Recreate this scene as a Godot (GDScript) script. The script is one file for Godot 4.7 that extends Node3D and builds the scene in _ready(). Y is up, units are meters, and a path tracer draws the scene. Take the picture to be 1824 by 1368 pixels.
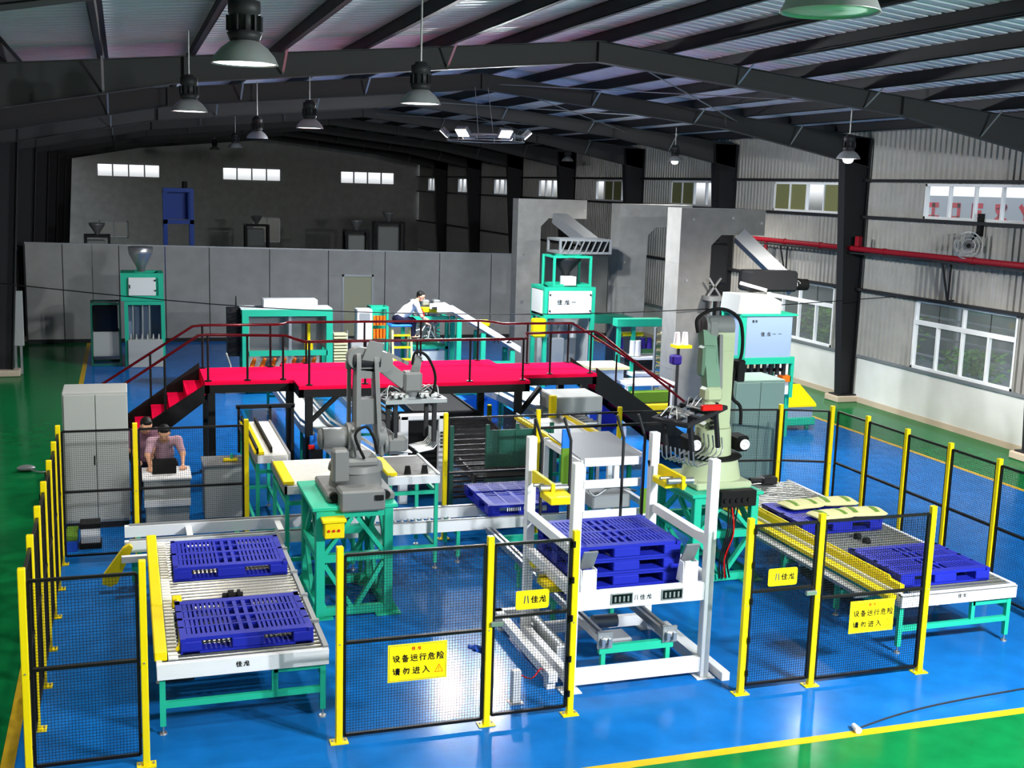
extends Node3D
# A factory hall with two palletising robots behind a yellow fence. World: x to the right, y up, depth into the hall is -z; V(x, height, depth).

var org := Vector3.ZERO          # base of the thing being built; all shapes are given in world places and stored relative to it
var used := {}
var M := {}

func V(x: float, h: float, d: float) -> Vector3:
	return Vector3(x, h, -d)

# ---------------------------------------------------------------- shapes
func S() -> SurfaceTool:
	var st := SurfaceTool.new()
	st.begin(Mesh.PRIMITIVE_TRIANGLES)
	st.set_smooth_group(-1)
	return st

func quad(st: SurfaceTool, a: Vector3, b: Vector3, c: Vector3, d: Vector3) -> void:
	for p in [a, b, c, a, c, d]:
		st.add_vertex(p - org)

func tri(st: SurfaceTool, a: Vector3, b: Vector3, c: Vector3) -> void:
	for p in [a, b, c]:
		st.add_vertex(p - org)

func hexa(st: SurfaceTool, p: Array) -> void:      # eight corners: bottom ring 0-3, top ring 4-7
	quad(st, p[0], p[1], p[2], p[3])
	quad(st, p[7], p[6], p[5], p[4])
	for i in 4:
		var j := (i + 1) % 4
		quad(st, p[j], p[i], p[i + 4], p[j + 4])

func obox(st: SurfaceTool, c: Vector3, s: Vector3, b := Basis()) -> void:
	var h := s * 0.5
	var p := []
	for y in [-1, 1]:
		for q in [[-1, -1], [1, -1], [1, 1], [-1, 1]]:
			p.append(c + b * Vector3(q[0] * h.x, y * h.y, q[1] * h.z))
	hexa(st, p)

func bx(st: SurfaceTool, x0: float, x1: float, h0: float, h1: float, d0: float, d1: float, bev := 0.0) -> void:
	if bev <= 0.0:
		obox(st, V((x0 + x1) / 2, (h0 + h1) / 2, (d0 + d1) / 2), Vector3(absf(x1 - x0), absf(h1 - h0), absf(d1 - d0)))
	else:
		cbox(st, V((x0 + x1) / 2, (h0 + h1) / 2, (d0 + d1) / 2), Vector3(absf(x1 - x0), absf(h1 - h0), absf(d1 - d0)), bev)

func cbox(st: SurfaceTool, c: Vector3, s: Vector3, bev: float, b := Basis()) -> void:   # box with chamfered edges
	var h := s * 0.5
	var e := minf(bev, minf(h.x, minf(h.y, h.z)) * 0.9)
	var f := func(ax: int, sg: float, u: float, v: float) -> Vector3:
		var q := Vector3.ZERO
		q[ax] = sg * h[ax]
		q[(ax + 1) % 3] = u * (h[(ax + 1) % 3] - e)
		q[(ax + 2) % 3] = v * (h[(ax + 2) % 3] - e)
		return c + b * q
	for ax in 3:
		for sg in [-1.0, 1.0]:
			var r := [f.call(ax, sg, -1.0, -1.0), f.call(ax, sg, 1.0, -1.0), f.call(ax, sg, 1.0, 1.0), f.call(ax, sg, -1.0, 1.0)]
			if sg > 0:
				quad(st, r[3], r[2], r[1], r[0])
			else:
				quad(st, r[0], r[1], r[2], r[3])
	for ax in 3:                                     # edges parallel to ax
		var a1 := (ax + 1) % 3
		var a2 := (ax + 2) % 3
		for s1 in [-1.0, 1.0]:
			for s2 in [-1.0, 1.0]:
				var p := []
				for k in [-1.0, 1.0]:
					p.append(f.call(a1, s1, s2, k))      # on face a1: u runs on a2, v on ax
				for k in [1.0, -1.0]:
					p.append(f.call(a2, s2, k, s1))      # on face a2: u runs on ax, v on a1
				if s1 * s2 > 0:
					quad(st, p[3], p[2], p[1], p[0])
				else:
					quad(st, p[0], p[1], p[2], p[3])
	for sx in [-1.0, 1.0]:
		for sy in [-1.0, 1.0]:
			for sz in [-1.0, 1.0]:
				var a: Vector3 = f.call(0, sx, sy, sz)
				var b2: Vector3 = f.call(1, sy, sz, sx)
				var c2: Vector3 = f.call(2, sz, sx, sy)
				if sx * sy * sz > 0:
					tri(st, c2, b2, a)
				else:
					tri(st, a, b2, c2)

func frame_of(dir: Vector3, up := Vector3.UP) -> Basis:   # columns: side, up-ish, along
	var z := dir.normalized()
	var u := up if absf(z.dot(up)) < 0.98 else Vector3.RIGHT
	var x := u.cross(z).normalized()
	return Basis(x, z.cross(x).normalized(), z)

func bar(st: SurfaceTool, a: Vector3, b: Vector3, w: float, h: float, up := Vector3.UP) -> void:   # rectangular bar from a to b
	obox(st, (a + b) / 2, Vector3(w, h, a.distance_to(b)), frame_of(b - a, up))

func ring_pts(c: Vector3, b: Basis, r: float, seg: int) -> Array:
	var p := []
	for i in seg:
		var t := TAU * i / seg
		p.append(c + b.x * (r * cos(t)) + b.y * (r * sin(t)))
	return p

func skin(st: SurfaceTool, rings: Array, closed := false, group := 1) -> void:
	st.set_smooth_group(group)
	var n: int = rings[0].size()
	for k in (rings.size() if closed else rings.size() - 1):
		var a: Array = rings[k]
		var b: Array = rings[(k + 1) % rings.size()]
		for i in n:
			var j := (i + 1) % n
			quad(st, a[i], a[j], b[j], b[i])
	st.set_smooth_group(-1)

func cap(st: SurfaceTool, ring: Array, flip := false) -> void:
	var c := Vector3.ZERO
	for p in ring:
		c += p
	c /= ring.size()
	for i in ring.size():
		var j := (i + 1) % ring.size()
		if flip:
			tri(st, c, ring[i], ring[j])
		else:
			tri(st, c, ring[j], ring[i])

func cyl(st: SurfaceTool, a: Vector3, b: Vector3, r0: float, r1 := -1.0, seg := 12, caps := true) -> void:
	if r1 < 0:
		r1 = r0
	var f := frame_of(b - a)
	var q := [ring_pts(a, f, r0, seg), ring_pts(b, f, r1, seg)]
	skin(st, q)
	if caps:
		cap(st, q[0])
		cap(st, q[1], true)

func tube(st: SurfaceTool, pts: Array, r: float, seg := 8, caps := true) -> void:
	var rings := []
	var up := Vector3(0.123, 1, 0.07).normalized()
	for i in pts.size():
		var d: Vector3 = (pts[mini(i + 1, pts.size() - 1)] - pts[maxi(i - 1, 0)]).normalized()
		var x := up.cross(d)
		if x.length() < 0.05:
			x = Vector3(0.3, 0.1, 1).cross(d)
		x = x.normalized()
		var f := Basis(x, d.cross(x).normalized(), d)
		up = f.y
		rings.append(ring_pts(pts[i], f, r, seg))
	skin(st, rings)
	if caps:
		cap(st, rings[0])
		cap(st, rings[-1], true)

func curve(pts: Array, n := 6) -> Array:           # Catmull-Rom through the points
	var o := []
	for i in pts.size() - 1:
		var p0: Vector3 = pts[maxi(i - 1, 0)]
		var p3: Vector3 = pts[mini(i + 2, pts.size() - 1)]
		for k in n:
			o.append((pts[i] as Vector3).cubic_interpolate(pts[i + 1], p0, p3, float(k) / n))
	o.append(pts[-1])
	return o

func lathe(st: SurfaceTool, base: Vector3, prof: Array, seg := 24, b := Basis(), group := 1) -> void:   # prof: [radius, height] pairs along b.y
	var rings := []
	var f := Basis(b.x, b.z, b.y)
	for p in prof:
		rings.append(ring_pts(base + b.y * float(p[1]), f, maxf(p[0], 0.0001), seg))
	skin(st, rings, false, group)

func prism(st: SurfaceTool, poly: Array, o: Vector3, ux: Vector3, uy: Vector3, thick: float) -> void:   # flat outline in the plane o + ux, uy, centred thickness
	var pp := PackedVector2Array()
	for p in poly:
		pp.append(Vector2(p[0], p[1]))
	var n := ux.cross(uy).normalized() * (thick / 2)
	var idx := Geometry2D.triangulate_polygon(pp)
	var at := func(i: int, sg: float) -> Vector3: return o + ux * pp[i].x + uy * pp[i].y + n * sg
	for k in range(0, idx.size(), 3):
		tri(st, at.call(idx[k], 1.0), at.call(idx[k + 1], 1.0), at.call(idx[k + 2], 1.0))
		tri(st, at.call(idx[k + 2], -1.0), at.call(idx[k + 1], -1.0), at.call(idx[k], -1.0))
	for i in pp.size():
		var j := (i + 1) % pp.size()
		quad(st, at.call(i, -1.0), at.call(j, -1.0), at.call(j, 1.0), at.call(i, 1.0))

func ball(st: SurfaceTool, c: Vector3, r: Vector3, seg := 12) -> void:
	var rings := []
	for k in range(0, 9):
		var t := PI * k / 8.0
		var ring := []
		for i in seg:
			var p := TAU * i / seg
			ring.append(c + Vector3(r.x * sin(t) * cos(p), r.y * cos(t), r.z * sin(t) * sin(p)))
		rings.append(ring)
	skin(st, rings)

# ---------------------------------------------------------------- objects
func numbered(called: String) -> String:
	var n: int = used.get(called, 0)
	used[called] = n + 1
	return called if n == 0 else "%s_%03d" % [called, n]

func commit(st: SurfaceTool) -> ArrayMesh:
	st.generate_normals()
	return st.commit()

const JOINED := ["lettering", "emblem", "warning_triangle", "border_line", "wire_mesh", "leaves", "stems", "cage", "chain_rollers", "eyes", "hair", "body", "shirt", "trousers", "linkage", "cable_bundle", "deck", "buttons", "lattice", "rail_cap", "printed_band"]

func pieces(st: SurfaceTool) -> Array:              # the separate pieces of a mesh: triangles grouped by touching corners, then by touching boxes
	var v: PackedVector3Array = st.commit_to_arrays()[Mesh.ARRAY_VERTEX]
	var n := v.size() / 3
	if n < 8 or n > 2600:
		return []
	var up := PackedInt32Array(range(n))
	var seen := {}
	var find := func(i: int) -> int:
		while up[i] != i:
			up[i] = up[up[i]]
			i = up[i]
		return i
	for i in n * 3:
		var key := Vector3i(v[i] * 20000.0)
		if seen.has(key):
			up[find.call(i / 3)] = find.call(seen[key])
		else:
			seen[key] = i / 3
	var boxes := {}
	for i in n:
		var r: int = find.call(i)
		for k in 3:
			var p := v[i * 3 + k]
			boxes[r] = (boxes[r] as AABB).expand(p) if boxes.has(r) else AABB(p, Vector3.ZERO)
	var roots := boxes.keys()
	if roots.size() < 2 or roots.size() > 90:
		return []
	for a in roots.size():
		for b in range(a + 1, roots.size()):
			if (boxes[roots[a]] as AABB).grow(0.004).intersects((boxes[roots[b]] as AABB).grow(0.004)):
				up[find.call(roots[a])] = find.call(roots[b])
	var out := {}
	for i in n:
		var r: int = find.call(i)
		if not out.has(r):
			out[r] = []
		out[r].append(i)
	if out.size() < 2 or out.size() > 40:
		return []
	return out.values()

func part(called: String, st: SurfaceTool, m: Material, parent: Node, label := "") -> MeshInstance3D:
	var first: MeshInstance3D = null
	st.generate_normals()
	var split := [] if called in JOINED else pieces(st)
	var meshes := []
	if split.is_empty():
		meshes.append(st.commit())
	else:
		var arr := st.commit_to_arrays()
		var v: PackedVector3Array = arr[Mesh.ARRAY_VERTEX]
		var w: PackedVector3Array = arr[Mesh.ARRAY_NORMAL]
		for s in split:
			var a := []
			a.resize(Mesh.ARRAY_MAX)
			var pv := PackedVector3Array()
			var pn := PackedVector3Array()
			for i in s:
				for k in 3:
					pv.append(v[i * 3 + k])
					pn.append(w[i * 3 + k])
			a[Mesh.ARRAY_VERTEX] = pv
			a[Mesh.ARRAY_NORMAL] = pn
			var am := ArrayMesh.new()
			am.add_surface_from_arrays(Mesh.PRIMITIVE_TRIANGLES, a)
			meshes.append(am)
	for mesh in meshes:
		var o := MeshInstance3D.new()
		o.mesh = mesh
		o.material_override = m
		var key := "%d/%s" % [parent.get_instance_id(), called]
		var k: int = used.get(key, 0)
		used[key] = k + 1
		o.name = called if k == 0 else "%s_%03d" % [called, k]
		parent.add_child(o, true)
		if label:
			o.set_meta("label", label)
		if first == null:
			first = o
	return first

func stuff(o: Node) -> Node:
	o.set_meta("kind", "stuff")
	return o

func tag(o: Node, label: String, category: String, group := "") -> void:
	o.set_meta("label", label)
	o.set_meta("category", category)
	if group:
		o.set_meta("group", group)

func thing(called: String, label: String, category: String, at: Vector3, group := "") -> Node3D:
	var o := Node3D.new()
	o.name = numbered(called)
	add_child(o, true)
	o.position = at
	org = at
	tag(o, label, category, group)
	return o

func solo(called: String, st: SurfaceTool, m: Material, label: String, category: String, group := "") -> MeshInstance3D:
	var o := MeshInstance3D.new()
	o.mesh = commit(st)
	o.material_override = m
	o.name = numbered(called)
	o.position = org
	add_child(o, true)
	tag(o, label, category, group)
	return o

func struct(called: String, at := Vector3.ZERO) -> Node3D:
	var o := Node3D.new()
	o.name = called
	add_child(o, true)
	o.position = at
	o.set_meta("kind", "structure")
	org = at
	return o

func dup(o: Node3D, at: Vector3, label: String, turn := 0.0) -> Node3D:
	var c: Node3D = o.duplicate()
	var base := String(o.name)
	c.name = numbered(base)
	add_child(c, true)
	c.position = at
	c.rotation.y = turn
	c.set_meta("label", label)
	return c

# ---------------------------------------------------------------- materials
func mat(key: String, c: Color, rough := 0.6, metal := 0.0) -> StandardMaterial3D:
	var m := StandardMaterial3D.new()
	m.resource_name = key
	m.albedo_color = c
	m.roughness = rough
	m.metallic = metal
	if metal < 0.3:
		m.metallic_specular = 0.34
	M[key] = m
	return m

func noise_tex(seed_: int, freq: float, lo: Color, hi: Color, size := 512, oct := 4) -> NoiseTexture2D:
	var n := FastNoiseLite.new()
	n.seed = seed_
	n.frequency = freq
	n.fractal_octaves = oct
	var t := NoiseTexture2D.new()
	t.noise = n
	t.width = size
	t.height = size
	t.seamless = true
	var g := Gradient.new()
	g.set_color(0, lo)
	g.set_color(1, hi)
	t.color_ramp = g
	return t

func worn(m: StandardMaterial3D, t: Texture2D, scale: float) -> void:   # stains and uneven tone over the paint, in world space
	m.albedo_texture = t
	m.uv1_triplanar = true
	m.uv1_world_triplanar = true
	m.uv1_scale = Vector3.ONE * scale

func materials() -> void:
	var grime := noise_tex(3, 0.012, Color(0.90, 0.90, 0.89), Color(1, 1, 1))
	var scuff := noise_tex(8, 0.03, Color(0.86, 0.86, 0.86), Color(1, 1, 1), 512, 5)
	var fblue := mat("blue_epoxy", Color(0.08, 0.41, 0.71), 0.2)
	worn(fblue, scuff, 0.13)
	var fgreen := mat("green_epoxy", Color(0.05, 0.44, 0.23), 0.18)
	worn(fgreen, scuff, 0.13)
	for m in [fblue, fgreen]:
		m.metallic_specular = 0.13
		m.roughness_texture = noise_tex(5, 0.02, Color(0.75, 0.75, 0.75), Color(1, 1, 1))
	worn(mat("yellow_line", Color(0.82, 0.66, 0.10), 0.45), grime, 0.6)
	mat("yellow", Color(0.90, 0.80, 0.04), 0.38)
	mat("sign_yellow", Color(0.95, 0.85, 0.03), 0.5)
	mat("black", Color(0.035, 0.035, 0.038), 0.5)
	mat("wire", Color(0.05, 0.05, 0.055), 0.5, 0.2)
	mat("rubber", Color(0.03, 0.03, 0.03), 0.75)
	mat("teal", Color(0.13, 0.66, 0.53), 0.42)
	mat("teal_dark", Color(0.07, 0.36, 0.29), 0.5)
	mat("white", Color(0.86, 0.86, 0.87), 0.42)
	mat("steel", Color(0.72, 0.72, 0.72), 0.32, 0.85)
	mat("roller", Color(0.66, 0.65, 0.63), 0.26, 0.85)
	mat("roller_white", Color(0.84, 0.83, 0.80), 0.4, 0.25)
	mat("galv", Color(0.56, 0.57, 0.58), 0.45, 0.5)
	mat("pallet", Color(0.085, 0.13, 0.60), 0.5)
	mat("red", Color(0.90, 0.06, 0.26), 0.9).metallic_specular = 0.05
	mat("rail_red", Color(0.32, 0.035, 0.06), 0.25, 0.2)
	mat("cab_grey", Color(0.62, 0.63, 0.62), 0.5)
	mat("cab_green", Color(0.50, 0.60, 0.56), 0.5)
	mat("robot_grey", Color(0.44, 0.445, 0.445), 0.42)
	mat("robot_green", Color(0.64, 0.68, 0.55), 0.38)
	mat("robot_green_dark", Color(0.40, 0.52, 0.44), 0.42)
	worn(mat("partition", Color(0.60, 0.595, 0.585), 0.55), grime, 0.2)
	worn(mat("portal", Color(0.50, 0.495, 0.485), 0.5), grime, 0.4)
	worn(mat("cladding", Color(0.63, 0.62, 0.60), 0.5, 0.1), grime, 0.25)
	worn(mat("wainscot", Color(0.88, 0.88, 0.87), 0.6), grime, 0.1)
	mat("dark_steel", Color(0.13, 0.13, 0.14), 0.55)
	mat("rafter", Color(0.20, 0.20, 0.205), 0.6)
	worn(mat("roof", Color(0.80, 0.80, 0.85), 0.45), grime, 0.1)
	mat("frame_white", Color(0.88, 0.88, 0.88), 0.4)
	mat("blue_paint", Color(0.10, 0.30, 0.72), 0.4)
	mat("blue_bright", Color(0.12, 0.45, 0.85), 0.4)
	mat("panel_blue", Color(0.52, 0.60, 0.70), 0.4)
	mat("panel_white", Color(0.84, 0.85, 0.84), 0.4)
	mat("cream", Color(0.80, 0.78, 0.62), 0.6)
	mat("orange", Color(0.90, 0.40, 0.04), 0.5)
	mat("red_paint", Color(0.75, 0.06, 0.05), 0.4)
	mat("pipe_red", Color(0.50, 0.05, 0.11), 0.45)
	mat("print_black", Color(0.04, 0.04, 0.04), 0.6)
	mat("print_grey", Color(0.25, 0.27, 0.28), 0.6)
	mat("print_red", Color(0.80, 0.08, 0.06), 0.6)
	mat("sack", Color(0.78, 0.76, 0.55), 0.8)
	mat("sack_green", Color(0.35, 0.50, 0.12), 0.75)
	mat("door_paint", Color(0.60, 0.60, 0.50), 0.5)
	mat("concrete", Color(0.75, 0.68, 0.60), 0.85)
	mat("banner_red", Color(0.95, 0.28, 0.32), 0.7)
	mat("skin", Color(0.84, 0.63, 0.51), 0.55)
	mat("hair", Color(0.03, 0.025, 0.022), 0.55)
	mat("shirt_white", Color(0.86, 0.85, 0.87), 0.8)
	mat("shirt_pink", Color(0.72, 0.58, 0.64), 0.8)
	mat("stripe", Color(0.55, 0.40, 0.48), 0.8)
	mat("navy", Color(0.05, 0.05, 0.16), 0.8)
	mat("purple", Color(0.16, 0.10, 0.45), 0.6)
	mat("plant", Color(0.30, 0.46, 0.10), 0.7)
	mat("shed", Color(0.26, 0.26, 0.23), 0.8)
	mat("asphalt", Color(0.30, 0.30, 0.29), 0.9)
	mat("curtain", Color(0.46, 0.46, 0.30), 0.7)
	var g := mat("glass", Color(0.9, 0.95, 0.95, 0.06), 0.03)
	g.transparency = BaseMaterial3D.TRANSPARENCY_ALPHA
	var lit := mat("lens", Color(1, 1, 1), 0.5)
	lit.emission_enabled = true
	lit.emission = Color(1, 0.98, 0.95)
	lit.emission_energy_multiplier = 6.0
	mat("lens_off", Color(0.62, 0.72, 0.66), 0.35)
	mat("aluminium", Color(0.62, 0.62, 0.62), 0.4, 0.6)
	mat("glass_dark", Color(0.05, 0.06, 0.08), 0.1)
	for k in M:
		if M[k] is StandardMaterial3D and (k in ["cladding", "roof"]):
			M[k].cull_mode = BaseMaterial3D.CULL_DISABLED

# ---------------------------------------------------------------- lettering (flat strokes, a millimetre proud)
const STROKES := {
	"设": "10,12 22,24;8,38 24,38 24,80 34,70;48,14 44,34;48,14 72,14 72,34 88,34;42,48 82,48;80,48 62,72 38,92;48,58 68,78 92,92",
	"备": "38,6 18,34;34,18 72,18 48,40 12,56;34,26 60,42 92,54;28,58 74,58 74,94 28,94 28,58;28,76 74,76;50,58 50,94",
	"运": "44,18 84,18;36,38 94,38;60,38 46,64 82,60;74,48 88,68;14,12 24,24;8,42 24,42 24,76 10,88;24,76 44,92 94,92",
	"行": "32,8 12,28;34,32 10,56;24,48 24,94;48,18 88,18;42,42 94,42;72,42 72,88 60,82",
	"危": "38,6 18,34;36,16 66,16 56,30;14,34 90,34;22,34 20,66 8,94;38,50 74,50 72,68 58,66;38,50 38,86 44,92 84,92 86,78",
	"险": "12,10 12,94;12,12 34,12 24,38 34,58 20,66;64,6 38,42;64,6 94,40;52,44 78,44;46,60 54,78;64,56 70,76;88,56 76,86;40,92 94,92",
	"请": "10,12 22,24;8,38 22,38 22,82 34,70;42,16 90,16;46,30 86,30;38,44 94,44;66,8 66,44;48,54 48,94;48,54 84,54 84,92 74,88;48,68 84,68;48,80 84,80",
	"勿": "34,8 12,50;28,26 86,26 80,84 66,78;48,28 14,72;66,28 28,90",
	"进": "14,10 24,24;8,42 24,42 24,76 10,90;24,76 44,92 94,92;42,26 90,26;38,52 94,52;54,10 54,52 42,78;76,10 76,80",
	"入": "34,10 50,24 38,60 10,92;50,24 66,62 94,92",
	"佳": "30,8 8,50;22,34 22,94;42,24 86,24;64,8 64,42;36,44 94,44;42,66 86,66;64,50 64,90;36,90 94,90",
	"龙": "12,36 90,36;46,8 42,44 10,92;58,36 58,80 66,88 90,88 92,72;88,52 50,86;70,10 82,24",
	"^": "50,6 6,92 94,92 50,6;50,36 50,66;50,76 50,82",
	"|": "36,8 26,92;66,8 76,92",
	"工": "14,16 86,16;50,16 50,88;6,88 94,88",
	"又": "14,14 82,14 54,60 10,92;22,32 56,70 94,92",
	"E": "84,12 18,12 18,88 88,88;18,50 76,50",
	"Y": "12,10 50,50 88,10;50,50 50,92",
	"口": "16,14 84,14 84,88 16,88 16,14",
	"-": "14,50 86,50",
	"n": "18,92 18,36;18,50 36,36 66,36 82,50 82,92",
	"2": "16,28 30,10 70,10 84,28 80,44 16,90 88,90",
	"T": "8,12 92,12;50,12 50,92",
	"A": "8,92 50,8 92,92;26,62 74,62",
}

func write(st: SurfaceTool, text: String, at: Vector3, ux: Vector3, uy: Vector3, size: float, pitch: float, w: float, out: Vector3) -> void:   # at: upper left corner
	for i in text.length():
		if not STROKES.has(text[i]):
			continue
		var o := at + ux * (pitch * i)
		for s in String(STROKES[text[i]]).split(";"):
			var q := s.split(" ")
			for k in q.size() - 1:
				var a2 := q[k].split(",")
				var b2 := q[k + 1].split(",")
				var a := o + ux * (float(a2[0]) / 100 * size) - uy * (float(a2[1]) / 100 * size)
				var b := o + ux * (float(b2[0]) / 100 * size) - uy * (float(b2[1]) / 100 * size)
				var d := (b - a).normalized()
				var n := d.cross(out).normalized() * (w / 2)
				var e := d * (w * 0.35)
				quad(st, a - n - e + out * 0.0012, a + n - e + out * 0.0012, b + n + e + out * 0.0012, b - n + e + out * 0.0012)

# ---------------------------------------------------------------- camera, sky, lights
func _ready() -> void:
	var cam := Camera3D.new()
	cam.name = "camera"
	cam.fov = 36.42
	cam.near = 0.1
	cam.far = 400.0
	cam.position = Vector3(0, 5.3, 0)
	var yaw := 0.32320563
	var pit := 0.16816687
	var rol := 0.03018823
	cam.basis = Basis(Vector3.UP, -yaw) * Basis(Vector3.RIGHT, -pit) * Basis(Vector3.BACK, rol)
	add_child(cam, true)
	cam.current = true

	var env := Environment.new()
	var sky := Sky.new()
	var sm := ProceduralSkyMaterial.new()
	sm.sky_top_color = Color(0.80, 0.86, 0.93)
	sm.sky_horizon_color = Color(0.95, 0.96, 0.97)
	sm.ground_bottom_color = Color(0.35, 0.35, 0.33)
	sm.ground_horizon_color = Color(0.60, 0.60, 0.58)
	sm.sun_angle_max = 0.0
	sm.sky_energy_multiplier = 1.4
	sm.ground_energy_multiplier = 0.75
	sky.sky_material = sm
	env.sky = sky
	env.background_mode = Environment.BG_SKY
	env.tonemap_mode = Environment.TONE_MAPPER_LINEAR
	env.tonemap_exposure = 0.85
	env.sdfgi_enabled = true
	env.ssao_enabled = true
	env.ssil_enabled = true
	var we := WorldEnvironment.new()
	we.name = "surroundings"
	we.environment = env
	add_child(we, true)

	materials()
	build_floor()
	build_right_wall()
	build_other_walls()
	build_ceiling()
	build_outside()
	build_lamps()
	build_partition()
	build_fences()
	build_bridge()
	build_left_pallet_line()
	build_right_pallet_line()
	build_magazine()
	build_pallets()
	build_robots()
	build_middle()
	build_far_machines()
	build_elevators()
	build_cabinets()
	build_people()
	build_small_things()

const LAMP_ENERGY := 28.0
const FLOOD_ENERGY := 50.0

# ---------------------------------------------------------------- the hall
const XL := -3.25
const XR := 18.1
const DB := 74.0
const DF := -5.0
const BAY := 6.85

func build_floor() -> void:
	var f := struct("floor")
	var st := S()
	bx(st, XL - 0.3, XR + 0.3, -0.25, 0.0, DF - 0.3, DB + 0.3)
	part("green_coating", st, M.green_epoxy, f)
	st = S()
	bx(st, -1.06, 15.72, -0.01, 0.003, 9.28, 38.9)
	part("blue_coating", st, M.blue_epoxy, f)
	st = S()
	bx(st, -1.17, -1.05, -0.01, 0.0045, 9.2, 38.9)
	part("marking_line", st, M.yellow_line, f)
	st = S()
	bx(st, -1.05, 15.82, -0.01, 0.0045, 9.2, 9.31)
	part("marking_line", st, M.yellow_line, f)
	st = S()
	bx(st, 15.71, 15.82, -0.01, 0.0045, 9.31, 38.9)
	part("marking_line", st, M.yellow_line, f)

func corrugated(st: SurfaceTool, o: Vector3, along: Vector3, up: Vector3, out: Vector3, length: float, height: float, pitch := 0.19, deep := 0.04) -> void:
	var n := int(round(length / pitch))
	var p := length / n
	var prof := [[0.0, 0.0], [0.55, 0.0], [0.65, 1.0], [0.9, 1.0]]
	var pts := []
	for i in n:
		for q in prof:
			pts.append(o + along * (p * (i + float(q[0]))) + out * (deep * float(q[1])))
	pts.append(o + along * length)
	for i in pts.size() - 1:
		quad(st, pts[i], pts[i + 1], pts[i + 1] + up * height, pts[i] + up * height)

func window_unit(called: String, x: float, out: float, d0: float, d1: float, h0: float, h1: float, cols: int, transom: float, panes: Array, split_low := false) -> void:
	var w := struct(called, V(x, h0, (d0 + d1) / 2))
	var st := S()
	var t := 0.06
	for q in [[d0, d0 + t, h0, h1], [d1 - t, d1, h0, h1], [d0, d1, h0, h0 + t], [d0, d1, h1 - t, h1]]:
		bx(st, x - 0.04, x + 0.06, q[2], q[3], q[0], q[1])
	part("window_frame", st, M.frame_white, w)
	if transom > 0:
		st = S()
		bx(st, x - 0.045, x + 0.05, transom - 0.05, transom + 0.05, d0, d1)
		part("transom", st, M.frame_white, w)
	for i in range(1, cols):
		st = S()
		var dd := d0 + (d1 - d0) * i / cols
		bx(st, x - 0.035, x + 0.05, h0, h1 if not split_low or i % 2 == 0 else transom, dd - 0.028, dd + 0.028)
		part("mullion", st, M.frame_white, w)
	for i in cols:
		st = S()
		var a := d0 + (d1 - d0) * i / cols
		var b := d0 + (d1 - d0) * (i + 1) / cols
		bx(st, x + 0.0, x + 0.006, h0 + 0.03, h1 - 0.03, a + 0.02, b - 0.02)
		var m: Material = M.glass
		if i < panes.size() and panes[i] == 1:
			m = M.curtain
		part("pane", st, m, w)

func win_d0(k: int) -> float:
	return 26.95 + BAY * k

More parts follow.
